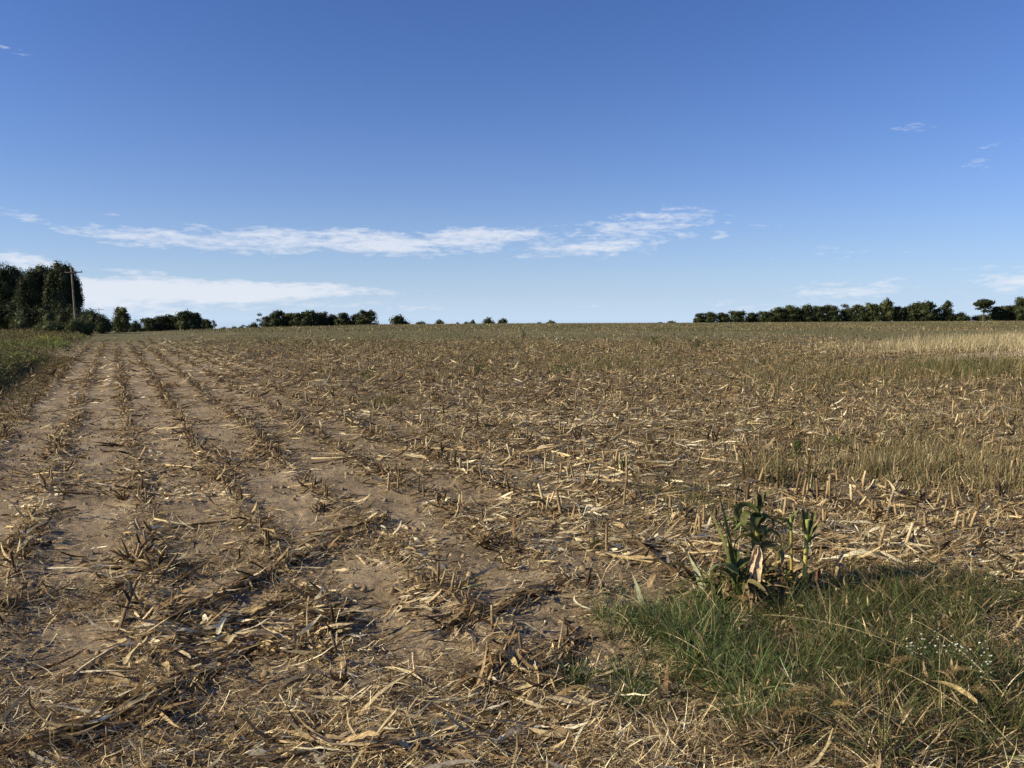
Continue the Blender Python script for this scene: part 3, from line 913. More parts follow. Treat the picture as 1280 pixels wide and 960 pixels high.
GL = 'trees of the grove behind the utility pole'
for a in [(3, 325, 52, 132, 'tall dark tree cut by the left edge of the photo in the grove'),
          (21, 334, 48, 138, 'lower dark tree filling the dip in the top of the left grove'),
          (38, 331, 46, 126, 'dark tree with flat top between the dip and the peak of the left grove'),
          (57, 329, 46, 128, 'dark green tree just left of the highest tree of the left grove'),
          (73, 324, 44, 122, 'highest tree of the left grove with a ragged pointed top'),
          (89, 333, 31, 124, 'dark tree with steep right side, right beside the utility pole')]:
    tree('broadleaf_tree', a[4], 'tree', a[0], a[1] + 4, a[2], a[3], 'round', 'dark', 9000, GL)
for a in [(15, 375, 60, 118, 'dark', 'shaded undergrowth bush at the foot of the left grove by the photo edge'), (55, 378, 60, 116, 'dark', 'shaded undergrowth bush at the foot of the left grove near its middle'),
          (88, 380, 32, 112, 'dark', 'shaded undergrowth bush at the foot of the utility pole'),
          (22, 395, 26, 96, 'olive', 'small pale green shrub in front of the left grove'), (62, 400, 60, 88, 'olive', 'low olive scrub mound left of the foot of the pole'), (100, 397, 34, 84, 'olive', 'rounded olive scrub mound right of the foot of the pole'),
          (113, 385, 34, 100, 'dark', 'large dark bush right of the pole, at the end of the field edge'), (128, 392, 24, 98, 'dark', 'smaller dark bush sloping down at the right end of the hedge')]:
    tree('bush', a[5], 'bush', a[0], a[1], a[2], a[3], 'bush', a[4], 3500, None)
G1 = 'trees of the low treeline at the left'
for a in [(151, 384, 27, 190, 'round', 'olive', 'rounded lighter green tree standing at the left end of the low treeline'), (169, 399, 16, 200, 'bush', 'olive', 'small bushy tree in the low gap right of the rounded tree'),
          (184, 397, 24, 230, 'round', 'dark', 'first dark tree after the gap in the low left treeline'), (201, 394, 26, 235, 'round', 'dark', 'broad dark tree left of centre in the low left treeline'),
          (216, 394, 22, 240, 'round', 'dark', 'dark tree just left of the tallest one in the low left treeline'), (232, 388, 28, 235, 'round', 'dark', 'tallest round dark tree of the low left treeline'),
          (245, 391, 20, 240, 'round', 'dark', 'dark tree at the right shoulder of the tallest one in the low left treeline'), (258, 399, 15, 250, 'round', 'olive', 'short greyish tree at the right end of the low left treeline'),
          (268, 400, 12, 260, 'thin', 'brown', 'thin half bare sapling just past the right end of the low left treeline'), (281, 408, 10, 300, 'bush', 'dark', 'tiny bush on the field crest, left one of the gap between the two left treelines'),
          (292, 407, 10, 300, 'bush', 'olive', 'tiny pale bush on the crest in the gap between the two left treelines'), (304, 405, 18, 320, 'thin', 'brown', 'pale thin spreading tree just left of the long middle treeline')]:
    tree('broadleaf_tree', a[6], 'tree', a[0], a[1], a[2], a[3], a[4], a[5], 1300, G1)
G2 = 'trees of the middle treeline'
for a in [(318, 402, 18, 330, 'bush', 'dark', 'low bushy tree at the left end of the middle treeline'), (331, 391, 22, 335, 'thin', 'dark', 'open branched tree with gaps near the left end of the middle treeline'),
          (336, 396, 22, 345, 'round', 'dark', 'dark tree behind the open branched one in the middle treeline'), (346, 388, 20, 330, 'round', 'dark', 'upright dark tree right of the open branched one in the middle treeline'), (359, 391, 22, 335, 'round', 'olive', 'greener tree in the left half of the middle treeline'),
          (373, 391, 22, 330, 'round', 'dark', 'dark tree left of the peak of the middle treeline'), (386, 387.5, 25, 330, 'round', 'dark', 'round crowned tree at the peak of the middle treeline'),
          (401, 390.5, 22, 335, 'round', 'dark', 'dark tree right of the peak of the middle treeline'), (415, 392, 20, 340, 'round', 'dark', 'dark tree in the lowest stretch of the middle treeline'),
          (429, 391, 22, 330, 'round', 'dark', 'dark tree in the right half of the middle treeline'), (445, 392, 20, 335, 'round', 'dark', 'dark tree left of the rounded end tree of the middle treeline'),
          (459, 388.5, 27, 325, 'round', 'dark', 'big rounded tree closing the right end of the middle treeline')]:
    tree('broadleaf_tree', a[6], 'tree', a[0], a[1], a[2], a[3], a[4], a[5], 1100, G2)
G3 = 'lone small trees along the field crest'
for a in [(500, 392.5, 26, 380, 'bush', 'dark', 'lone wide bushy tree right of the middle treeline'), (527, 400.5, 14, 400, 'bush', 'olive', 'small pale round bush right of the lone wide tree'), (550, 398.5, 14, 400, 'bush', 'dark', 'small dark round bush, second right of the lone wide tree'),
          (572, 402.5, 8, 420, 'bush', 'dark', 'tiny dark bush barely over the crest left of the low pair'), (583, 401.5, 12, 420, 'bush', 'dark', 'low dark bush left of the tiny upright tree on the crest'), (591, 399, 9, 420, 'bush', 'dark', 'tiny upright tree left of the pair of round trees on the crest'),
          (611, 396, 17, 410, 'bush', 'dark', 'left and bigger of the pair of round trees on the crest'), (628, 397, 13, 410, 'bush', 'dark', 'right and smaller of the pair of round trees on the crest'),
          (675, 402, 10, 430, 'bush', 'dark', 'flat little bush, left of the two at the middle of the crest'), (688, 399.5, 14, 430, 'bush', 'dark', 'rounder little bush, right of the two at the middle of the crest'),
          (825, 402, 8, 450, 'bush', 'dark', 'tiny flat bush, left of the two before the right treeline'), (840, 400.5, 11, 450, 'bush', 'dark', 'tiny rounded bush, nearest to the left end of the right treeline')]:
    tree('bush', a[6], 'bush', a[0], a[1], a[2], a[3], a[4], a[5], 450, G3)
G4 = 'trees of the long right treeline'
for a in [(874, 391, 14, 400, 'round', 'dark', 'small tree at the very left end of the right treeline'), (888, 389.5, 20, 400, 'round', 'dark', 'second tree from the left end of the right treeline'),
          (904, 391, 18, 400, 'round', 'dark', 'low tree in the first dip of the right treeline'), (922, 389, 26, 400, 'round', 'dark', 'broad low dome tree near the left end of the right treeline'),
          (942, 391, 20, 405, 'round', 'dark', 'low tree between the two low domes of the right treeline'), (957, 389, 22, 400, 'round', 'dark', 'tree where the right treeline starts to rise'),
          (972, 384, 28, 400, 'round', 'dark', 'domed tree at the start of the high part of the right treeline'), (989, 382, 30, 400, 'round', 'dark', 'broad dome tree in the high part of the right treeline'),
          (1007, 381, 24, 400, 'round', 'dark', 'dark tree with small peak in the left middle of the right treeline'), (1025, 383, 20, 400, 'round', 'dark', 'narrow tree left of the pair by the bare crown in the right treeline'),
          (1041, 381.5, 24, 400, 'round', 'dark', 'spreading tree just left of the bare crowned one in the right treeline'), (1060, 378, 24, 410, 'thin', 'brown', 'pale half bare crowned tree in the middle of the right treeline'),
          (1061, 385, 26, 402, 'round', 'dark', 'dark tree in front of the pale bare crown in the right treeline'), (1076, 381, 22, 400, 'round', 'dark', 'dark tree left of the tallest one in the middle of the right treeline'),
          (1091, 379, 22, 400, 'round', 'olive', 'greener tree touching the tallest one of the right treeline'), (1108, 374.5, 22, 400, 'round', 'olive', 'tall lighter topped tree, peak of the middle of the right treeline'),
          (1122, 382, 18, 400, 'round', 'dark', 'small tree in the dip right of the lighter topped peak tree'), (1138, 381, 22, 400, 'round', 'dark', 'dark tree left of the wide fan shaped one in the right treeline'),
          (1154, 377, 32, 400, 'round', 'dark', 'wide fan shaped tree where the right treeline steps down'), (1169, 386, 16, 400, 'round', 'dark', 'low tree between the fan shaped one and the free standing round one'),
          (1184, 376, 18, 400, 'tall', 'dark', 'slim tall round topped tree rising alone from low scrub'), (1190, 391, 22, 402, 'bush', 'dark', 'low scrub at the foot of the slim round topped tree'), (1202, 389, 24, 400, 'bush', 'dark', 'low scrub tapering off before the gap near the right edge'),
          (1230, 374.5, 25, 395, 'umbrella', 'dark', 'flat topped umbrella shaped tree with bare trunk right of the gap'), (1230, 392, 24, 402, 'bush', 'dark', 'low scrub below the umbrella shaped tree'), (1245, 383, 18, 400, 'round', 'dark', 'tree right beside the umbrella shaped one'),
          (1256, 382, 18, 400, 'round', 'dark', 'middle tree of the three between umbrella tree and right edge'), (1267, 381, 16, 400, 'round', 'dark', 'tree just left of the tall one at the right edge'), (1281, 371.5, 24, 395, 'round', 'dark', 'tall dark tree cut by the right edge of the photo')]:
    tree('broadleaf_tree', a[6], 'tree', a[0], a[1], a[2], a[3], a[4], a[5], 1300, G4)


# ---------------------------------------------------------------- utility poles
def pole(x, ytop, depth, arm, label, lean=0.0):
    d = pdir(x, ytop); p = d * (depth / d.y)
    zb = float(macro(np.array(p.x), np.array(depth))) - .1
    h = EYE + p.z - zb
    t = thing('utility_pole', label, 'utility pole', (p.x, depth, zb), 0, 'wooden utility poles at the left')
    t.rotation_euler = (0, lean, 0)
    q = Q(); tubes(q, np.zeros((1, 3)), 0, math.pi / 2, h, .15, .10, [(.20, .175, .14)], n=4, k=8)
    q.build('post', MBARK, t, True)
    q = Q(); c = Q()
    tubes(q, np.array([[-arm * .35, -.14, h - .75]]), math.pi / 2, 0, arm, .07, .07, [(.22, .19, .16)], n=1, k=4)
    q.build('crossarm', MBARK, t)
    for s in (-.33, .3, .62):
        c = Q(); tubes(c, np.array([[s * arm, -.14, h - .69]]), 0, math.pi / 2, .2, .055, .04, [(.25, .22, .2)], n=2, k=6)
        c.build('insulator', MBARK, t)
    c = Q(); tubes(c, np.array([[0, 0, h]]), 0, math.pi / 2, .28, .05, .04, [(.25, .22, .2)], n=2, k=6)
    c.build('insulator', MBARK, t)
    return t


pole(92, 333.5, 108, 2.3, 'tall weathered wooden utility pole in front of the dark left grove', -.035)
pole(123.5, 384.5, 330, 3.2, 'far utility pole with its crossarm peeking over the dark bush')


# ---------------------------------------------------------------- features of the foreground
def stalk_between(p0, p1, r, col, lift=.015, name='corn_stalk', label='', group=None, z1=0., bend=0.15, sheath=True):
    """fallen corn stalk with nodes from one photo pixel to another"""
    col = tuple(np.array(col) * [1, .99, .875])
    a, b = G(*p0), G(*p1)
    dx, dy = b.x - a.x, b.y - a.y
    L = math.hypot(dx, dy)
    az = math.atan2(dx, dy)
    pit = math.atan2(z1, L)
    t = thing(name, label, 'corn stalk', (a.x, a.y, a.z + lift), 0, group)
    Ls = math.hypot(L, z1)
    q = Q()
    tubes(q, np.zeros((1, 3)), az - bend / 2, pit, Ls, r, r * .75, [col], bend=bend, n=10, k=6, node=.16, tipcol=np.array([col]) * 1.2)
    q.build('stem', MSTALK, t)
    if sheath:
        q = Q()
        n = max(3, int(Ls / .09))
        s = rng.random(n) * Ls
        P = np.stack([np.sin(az) * s * math.cos(pit), np.cos(az) * s * math.cos(pit), np.sin(pit) * s + r * .7], -1)
        ribbons(q, P, az + rng.normal(0, .7, n), pit + rng.normal(.25, .3, n), .08 + .16 * rng.random(n), .012 + .02 * rng.random(n), pal(n, LIT), curl=-1.0 * rng.random(n), bend=rng.normal(0, .5, n), n=5, roll=rng.normal(0, .6, n), twist=rng.normal(0, 1.2, n), prof=prof_leaf, wav=.4, fold=.25)
        q.build('dried_leaf', MDRY, t)
    return t


FS = [((400, 690), (330, 722), .014, BROWN, 'dark fallen corn stalk at the top of the long debris line at the left'),
      ((332, 722), (262, 752), .019, BROWN, 'thick dark fallen stalk in the middle of the long debris line at the left'),
      ((268, 748), (196, 776), .017, (.26, .18, .10), 'brown fallen stalk at the lower end of the long debris line at the left'),
      ((340, 765), (255, 792), .017, BROWN, 'dark stalk lying across the middle of the tangled leaf pile'),
      ((255, 795), (172, 806), .015, TAN, 'split stalk end lying left in the tangled leaf pile'),
      ((375, 783), (330, 812), .012, BROWN, 'short dark stalk right of the tangled leaf pile'),
      ((268, 838), (182, 884), .018, (.27, .19, .11), 'thick brown stalk below the tangled leaf pile running to lower left'),
      ((205, 868), (120, 862), .012, BROWN, 'dark stalk left of the thick brown stalk at the lower left'),
      ((142, 815), (88, 850), .010, STRAW, 'pale stalk lying at the left below the pale leaves'),
      ((440, 755), (378, 770), .012, BROWN, 'small dark stalk in the bare patch right of the leaf pile'),
      ((440, 660), (372, 690), .011, BROWN, 'thin dark stalk running up to the right from the debris line'),
      ((560, 742), (605, 738), .010, YEL, 'short yellow straw stalk lying in the centre foreground'),
      ((620, 612), (700, 628), .012, TAN, 'tan fallen stalk in the rows right of the centre'),
      ((690, 568), (790, 597), .014, STRAW, 'long pale straw coloured stalk lying between the upright stubs at the centre right'),
      ((700, 585), (778, 604), .012, TAN, 'tan stalk lying below the long pale straw coloured one'),
      ((745, 694), (840, 706), .014, TAN, 'reddish tan stalk lying left of the standing corn plants'),
      ((860, 680), (940, 686), .015, STRAW, 'pale stalk lying behind the left standing corn plant'),
      ((1040, 688), (1150, 697), .014, STRAW, 'long pale stalk lying right of the standing corn plants'),
      ((1130, 706), (1240, 716), .016, TAN, 'tan stalk in the mat of leaves at the right'),
      ((1170, 694), (1290, 688), .014, STRAW, 'pale stalk reaching the right photo edge in the leaf mat'),
      ((1080, 722), (1180, 733), .013, BROWN, 'brown stalk at the lower edge of the leaf mat at the right'),
      ((1200, 735), (1290, 748), .015, STRAW, 'pale stalk at the right edge below the leaf mat'),
      ((30, 650), (95, 640), .012, BROWN, 'dark stalk across the second row from the left'),
      ((215, 663), (285, 655), .010, BROWN, 'thin dark stalk across the bare strip right of the fan shaped stub'),
      ((520, 560), (610, 566), .012, TAN, 'tan stalk in the far middle of the rows'),
      ((900, 570), (985, 565), .012, STRAW, 'pale stalk lying behind the corn plants near the dry grass')]
for a in FS:
    stalk_between(a[0], a[1], a[2], a[3], label=a[4], bend=random.uniform(-.3, .3))

# leaning stalks that stick up
stalk_between((850, 724), (780, 676), .013, (.09, .065, .04), label='thick dark stalk leaning up to the left beside the standing corn', z1=.09, bend=.12)
stalk_between((803, 690), (838, 664), .007, TAN, label='thin tan stalk leaning up to the right by the thick dark one', z1=.10, sheath=False)
stalk_between((150, 792), (172, 748), .013, (.19, .13, .08), label='brown stalk sticking up at a slant above the tangled leaf pile', z1=.10, bend=.1)
stalk_between((1110, 648), (1068, 628), .012, BROWN, label='dark stalk leaning left from the broken clump at the right', z1=.08, bend=.1)
stalk_between((1108, 650), (1122, 628), .011, TAN, label='tan stalk leaning right from the broken clump at the right', z1=.15, bend=.1)
stalk_between((1140, 650), (1180, 640), .013, BROWN, label='dark stalk lying low right of the broken clump at the right', z1=.03, bend=.1)


def tall_stub(x, y, hpx, label, sc=1.0, lean=0.):
    """one distinct upright stub at a photo pixel (base), its height in photo pixels"""
    g = G(x, y); depth = g.y
    h = hpx / F * depth * 1.05
    t = thing('corn_stub', label, 'corn stub', (g.x, g.y, g.z), 0, None)
    q = Q(); tubes(q, np.array([[0, 0, -.02]]), math.pi / 2, math.pi / 2 - lean, h + .02, .011 * sc, .009 * sc, pal(1, [(.5, TAN), (1.5, BROWN), (.5, DARK)]), n=7, k=6, node=.18, tipcol=pal(1, [(.3, STRAW), (1, TAN), (1, BROWN)]), curl=rng.normal(0, .15, 1))
    q.build('stalk', MSTALK, t)
    q = Q(); n = 3
    ribbons(q, np.tile([[0, 0, h * .2]], (n, 1)), rng.random(n) * 6.28, .9, .10 + .06 * rng.random(n), .018, pal(n, LIT), curl=-2.2, n=6, twist=rng.normal(0, 1, n), prof=prof_leaf, wav=.4, fold=.3)
    q.build('dried_leaf', MDRY, t)
    return t


for a in [(758, 690, 34, 'single upright stub left of the standing corn, in front of the bare patch', 0), (700, 600, 20, 'upright stub at the left of the long pale fallen stalk', .05), (712, 602, 18, 'upright stub close right of the first one by the long pale stalk', -.1),
          (780, 634, 34, 'tall upright stub above the thick leaning stalk', 0), (783, 612, 42, 'tallest thin stub rising behind the centre right rows', .02), (868, 668, 26, 'thin stub left behind the green corn leaves', .05), (875, 669, 22, 'second thin stub left behind the green corn leaves', -.06),
          (995, 625, 32, 'left stub of the group of upright ones under the dry grass', 0), (1003, 626, 28, 'stub just right of the left one under the dry grass', .05), (1022, 628, 30, 'stub with brown top in the middle under the dry grass', 0), (1032, 630, 26, 'short stub right of the middle under the dry grass', .1), (1037, 628, 34, 'tall stub at the right of the group under the dry grass', -.05),
          (1098, 690, 34, 'pale upright stub right of the standing corn', .1), (1128, 688, 36, 'leaning pale stub, right of the pale upright one', .35), (1193, 664, 26, 'upright stub in the close row at the right', 0), (1203, 666, 24, 'brown stub beside its taller neighbour in the close row at the right', .06), (1213, 667, 28, 'right stub of the three in the close row at the right', -.05),
          (1262, 600, 24, 'upright stub near the right photo edge below the grass', 0), (485, 612, 20, 'upright dark stub left of its twin in the fourth row', .1), (498, 616, 26, 'upright dark stub right of its twin in the fourth row', -.05)]:
    tall_stub(a[0], a[1], a[2], a[3], 1.0, a[4])


def fan(x, y, r, n, label, dark=True):
    """broken stump splayed like a fan"""
    g = G(x, y)
    t = thing('corn_stump', label, 'corn stump', g, 0, None)
    q = Q()
    az = np.linspace(-1.7, 1.7, n) + rng.normal(0, .2, n)
    tubes(q, np.tile([[0, 0, -.01]], (n, 1)) + rng.normal(0, .012, (n, 3)) * [1, 1, 0], az, .75 + .5 * rng.random(n), r * (.6 + .5 * rng.random(n)), .012, .006, pal(n, [(2, BROWN), (1, DARK), (.6, TAN)]), n=5, k=6, node=.1, curl=rng.normal(0, .3, n))
    q.build('stalk', MSTALK, t)
    q = Q(); m = n * 3
    ribbons(q, rng.normal(0, .02, (m, 3)) * [1, 1, .4] + [0, 0, .02], rng.random(m) * 6.28, .5 + .6 * rng.random(m), r * (.5 + .8 * rng.random(m)), .012 + .016 * rng.random(m), pal(m, [(2, BROWN), (1, DARK), (1.2, TAN), (.4, STRAW)]), curl=-1.4 * rng.random(m), n=6, twist=rng.normal(0, 1.3, m), prof=prof_leaf, wav=.4, fold=.3)
    q.build('dried_leaf', MDRY, t)


for a in [(167, 706, .17, 7, 'big dark splayed corn stump in the row above the leaf pile'), (606, 684, .12, 6, 'dark splayed stump standing in the middle row at the centre'), (1112, 646, .14, 6, 'splayed broken stump clump at the right below the dry grass'),
          (640, 712, .07, 4, 'small twin pronged stump below the centre splayed one'), (55, 575, .10, 5, 'ragged dark stump in the second row from the left'), (152, 625, .09, 5, 'ragged stump further up the row of the big splayed one'),
          (530, 735, .10, 5, 'leaning ragged stump left of the short yellow straw'), (480, 652, .09, 4, 'small splayed stump at the upper end of the centre leaves'), (400, 640, .08, 5, 'ragged dark stump with shadow in the third row'),
          (805, 470 + 120, .12, 5, 'splayed stump by the pale patch at the centre right'), (10, 690, .11, 6, 'ragged stump at the left photo edge'), (735, 585, .1, 5, 'small splayed stump behind the long pale stalk')]:
    fan(*a)


def leaf_obj(x, y, az, L, W, col, label, pitch=.1, curl=-.5, bend=0., twist=.6, roll=0., lift=.01, name='corn_leaf', mat=None, tip=None):
    g = G(x, y)
    col = tuple(np.array(col) * [1, .99, .875])
    q = Q()
    ribbons(q, np.zeros((1, 3)), az, pitch, L, W, [col], curl=curl, bend=bend, n=12, roll=roll, twist=twist, prof=prof_leaf, wav=.25, fold=.35, tipcol=None if tip is None else [tip])
    o = q.build(name, mat or MDRY, None, False)
    o.location = (g.x, g.y, g.z + lift)
    return tag(o, label, 'corn leaf')


GREYG = (.30, .33, .25)
# pale leaves that catch the sun
for a in [(272, 800, .1, .12, .028, PALE, 'cream husk curling upright in the tangled leaf pile', 1.0, -.8, .3), (258, 788, -.6, .10, .030, PALE, 'pale crumpled husk left of the upright one in the leaf pile', .9, -1.4, .2),
          (285, 812, .4, .13, .024, STRAW, 'straw coloured husk drooping at the right of the leaf pile', .9, -1.6, .2), (165, 812, -.9, .11, .026, PALE, 'pale husk tip at the left of the leaf pile', .6, -1., .1),
          (205, 836, 2.5, .15, .030, (.55, .40, .22), 'golden tan leaf below the leaf pile', .2, -.3, .3), (155, 838, .2, .12, .022, STRAW, 'short straw leaf standing left under the leaf pile', .8, -.8, .2), (100, 848, 1.5, .26, .030, PALE, 'long pale leaf lying flat at the left below the pile', .05, -.1, .05),
          (362, 715, 1.75, .24, .016, PALE, 'thin pale leaf strip pointing right above the bare patch', .1, -.1, .1), (385, 738, 2.0, .17, .026, PALE, 'curved cream leaf at the edge of the bare patch', .25, -.6, .7), (400, 768, 1.7, .18, .012, STRAW, 'narrow straw leaf on the bare patch', .1, -.1, 0.),
          (60, 716, 1.6, .34, .026, PALE, 'long pale leaf lying in the row left of the big splayed stump', .05, 0, .15), (305, 727, -1.3, .18, .015, STRAW, 'hooked straw leaf above the debris line', .35, -.6, 1.6), (480, 842, 1.9, .22, .020, STRAW, 'twisted pale leaf in the lower centre', .1, -.2, .6), (500, 858, 2.3, .13, .035, TAN, 'broad tan husk beside the twisted pale leaf', .2, -.5, .2),
          (595, 858, 1.7, .13, .022, PALE, 'small white leaf in the lower centre right', .1, -.1, .3), (740, 768, -1.4, .20, .016, PALE, 'white curved leaf arching on the ground left of the green grass', .12, 0, 2.0), (540, 770, -1.2, .14, .03, STRAW, 'cream husk heap piece in the centre foreground', .4, -.9, .3), (525, 758, .9, .12, .028, PALE, 'pale broken husk above the cream one in the centre', .3, -.6, .3),
          (700, 872, 1.8, .12, .02, STRAW, 'straw leaf lying left of the green grass', .1, -.2, .3), (640, 880, 2.2, .18, .012, STRAW, 'thin straw leaf slanting in the lower centre', .1, -.1, .1),
          (1100, 684, 1.9, .30, .04, STRAW, 'broad straw leaf at the left of the right leaf mat', .1, -.1, .3), (1160, 708, 1.4, .35, .04, PALE, 'broad pale leaf across the right leaf mat', .12, -.2, -.2), (1200, 722, 1.9, .28, .035, TAN, 'broad tan leaf at the lower side of the right leaf mat', .1, -.1, .3), (1235, 700, 1.6, .28, .04, STRAW, 'straw leaf at the right end of the leaf mat', .2, -.4, .2),
          (1165, 690, -1.5, .26, .035, TAN, 'tan leaf folded over at the top of the right leaf mat', .3, -.7, .2), (1060, 700, 1.3, .20, .05, PALE, 'cream husk folded between the corn plants and the leaf mat', .4, -.9, .2)]:
    leaf_obj(a[0], a[1], a[2], a[3] * 1.1, a[4], a[5], a[6], pitch=a[7], curl=a[8], bend=a[9], twist=random.uniform(-.8, .8), roll=random.uniform(-.3, .3), lift=.03)
leaf_obj(803, 762, -.35, .21, .038, (.33, .35, .24), 'grey green leaf standing curled at the left rim of the green grass', pitch=1.1, curl=-.4, twist=.5, roll=1.1, mat=MGREEN)
leaf_obj(880, 742, -.55, .23, .042, (.36, .38, .26), 'silvery green leaf leaning left of the corn plants', pitch=1.1, curl=-.3, twist=.4, roll=1.0, mat=MGREEN)
leaf_obj(822, 752, .6, .13, .02, (.17, .17, .08), 'small dull green leaf right of the grey green one', pitch=.8, curl=-.6, twist=.5, roll=.6, mat=MGREEN)


# standing corn plants
CORNG = (.13, .17, .055); CORND = (.075, .095, .032)


def corn_plant(x, y, hpx, label, leaves, stem_r=.013, stemc=(.34, .34, .10), tipc=(.20, .26, .09), lean=0., husk=False, rz=0.):
    g = G(x, y); D = g.y
    h = hpx / F * D * 1.03
    t = thing('corn_plant', label, 'corn plant', g, 0, None)
    q = Q(); tubes(q, np.array([[0, 0, -.02]]), math.pi / 2, math.pi / 2 - lean, h + .02, stem_r, stem_r * .82, [stemc], n=10, k=8, node=.14, tipcol=[tipc])
    q.build('stem', MGREEN, t, True)
    for (zf, az, pit, L, W, c, curl) in leaves:
        q = Q()
        ribbons(q, np.array([[math.sin(lean) * h * zf, 0, h * zf]]), az, pit, L * 1.08, W * 1.3, [np.array(c) * 1.25], tipcol=[np.array(c) * .6 + np.array([.12, .09, .045])], curl=curl, bend=random.uniform(-.4, .4), n=14, twist=random.uniform(-.9, .9), roll=random.uniform(-.4, .4), prof=prof_leaf, wav=.18, fold=.4)
        q.build('leaf', MGREEN if c[1] > c[0] else MDRY, t)
    if husk:
        q = Q()
        n = 7
        ribbons(q, np.tile([[-.02, -.055, h * .60]], (n, 1)), np.linspace(2.7, 5.0, n), -1.0 - .35 * rng.random(n), .20 + .05 * rng.random(n), .042, pal(n, [(1, (.55, .43, .34)), (1, (.42, .32, .24)), (1, (.62, .5, .36))]), curl=-.5, bend=rng.normal(.2, .2, n), n=12, twist=rng.normal(0, .5, n), roll=rng.normal(0, .3, n), prof=prof_leaf, wav=.4, fold=.5)
        q.build('husk', MDRY, t)
    return t


corn_plant(945, 748, 118, 'standing broken corn plant with dark green leaves and a hanging brown husk', [
    (.86, -1.9, 1.45, .20, .062, CORND, -4.2), (.90, -1.2, 1.50, .22, .066, CORND, -4.0), (.80, 1.3, 1.45, .20, .056, CORND, -4.2), (.92, 1.6, 1.5, .17, .050, (.08, .085, .04), -1.0), (.72, -1.5, 1.35, .24, .060, CORNG, -4.0), (.97, .9, 1.45, .10, .045, (.075, .065, .035), -.5),
    (.95, -.8, 1.5, .11, .040, (.08, .075, .04), -.5), (.66, 2.2, 1.3, .24, .055, CORND, -3.8), (.75, 3.1, 1.4, .20, .05, CORND, -4.2), (.60, -1.7, 1.3, .26, .055, CORND, -3.8), (.84, -2.6, 1.4, .20, .055, CORND, -4.2), (.5, 1.8, 1.2, .24, .05, (.13, .11, .05), -3.6), (.62, .6, 1.4, .22, .055, CORND, -3.6),
    (.2, .2, 1.4, .34, .04, CORNG, -.8)],
    stem_r=.016, stemc=(.42, .36, .10), tipc=(.28, .24, .10), husk=True)
corn_plant(918, 752, 66, 'leafy green corn shoot left of the plant with the hanging husk', [
    (.3, -1.3, 1.42, .44, .034, CORNG, -.4), (.2, -1.0, 1.52, .52, .032, CORNG, -.3), (.1, -1.7, 1.48, .46, .030, CORND, -.35), (.5, .3, 1.3, .24, .040, CORND, -1.8), (.4, -1.8, 1.2, .26, .045, CORND, -2.0), (.3, 2.6, 1.0, .24, .04, (.20, .17, .07), -2.0), (.8, -1.2, 1.45, .20, .036, CORNG, -.6), (.6, 1.5, 1.2, .24, .045, CORND, -2.6),
    (.5, -2.2, 1.3, .28, .05, (.16, .20, .11), -2.4), (.2, 1.3, 1.4, .30, .04, CORND, -1.6), (.15, 2.9, 1.2, .26, .04, (.12, .10, .05), -2.0)], stem_r=.010, stemc=(.22, .22, .08), tipc=CORNG)
corn_plant(990, 742, 100, 'thin cut yellow green corn stem, left one of the two bare stems', [(.84, -1.2, 1.4, .15, .05, CORND, -2.6), (.9, 1.5, 1.4, .10, .035, CORNG, -.8), (.80, -1.9, .7, .16, .03, (.10, .13, .06), -.4)], stem_r=.0095, stemc=(.55, .36, .09), tipc=(.28, .32, .11), lean=-.04)
corn_plant(1004, 752, 104, 'thick cut yellow corn stem topped by a stub of green leaves', [(.80, 1.3, 1.45, .15, .050, CORND, -.7), (.82, -.9, 1.5, .14, .050, CORND, -.3), (.74, 1.8, 1.25, .14, .050, CORND, -.7), (.86, .4, 1.5, .12, .045, CORND, -.3), (.70, 1.6, 1.1, .14, .040, CORNG, -1.4)], stem_r=.0135, stemc=(.62, .47, .10), tipc=(.40, .42, .15), lean=.02)
# withered leaves around the corn: dark tangle
q = Q(); n = 260
P = []
for _ in range(n):
    g = G(random.gauss(940, 42), random.gauss(742, 12)); P.append((g.x, g.y, g.z + random.random() * .08))
P = np.array(P)
ribbons(q, P, rng.random(n) * 6.28, .5 + rng.normal(.3, .4, n), .10 + .16 * rng.random(n), .014 + .024 * rng.random(n), pal(n, [(1.6, (.11, .11, .045)), (1, DARK), (1.5, BROWN), (1, CORND), (1.4, TAN), (.8, CORNG)]), curl=-1.6 * rng.random(n), bend=rng.normal(0, .5, n), n=7, twist=rng.normal(0, 1.2, n), prof=prof_leaf, wav=.4, fold=.3)
tag(q.build('withered_leaves', MDRY), 'dark withered leaf tangle round the feet of the standing corn', 'withered leaves', kind='stuff')
# cob
g = G(1021, 735)
t = thing('corn_cob', 'rusty red brown corn cob leaning right of the yellow stems', 'corn cob', (g.x, g.y, g.z + .03))
q = Q(); tubes(q, np.zeros((1, 3)), .6, 1.15, .06, .013, .014, [(.15, .07, .045)], n=6, k=10); tubes(q, np.array([[math.sin(.6) * math.cos(1.15) * .06, math.cos(.6) * math.cos(1.15) * .06, math.sin(1.15) * .06]]), .6, 1.15, .03, .014, .005, [(.15, .07, .045)], n=3, k=10)
q.build('kernels', MSTALK, t, True)
q = Q(); ribbons(q, np.tile([[0, 0, -.01]], (4, 1)), np.array([-1., .8, 2, 3.4]), .9, .12, .03, [(.30, .24, .15)], curl=-1., n=7, prof=prof_leaf, fold=.4); q.build('husk', MDRY, t)


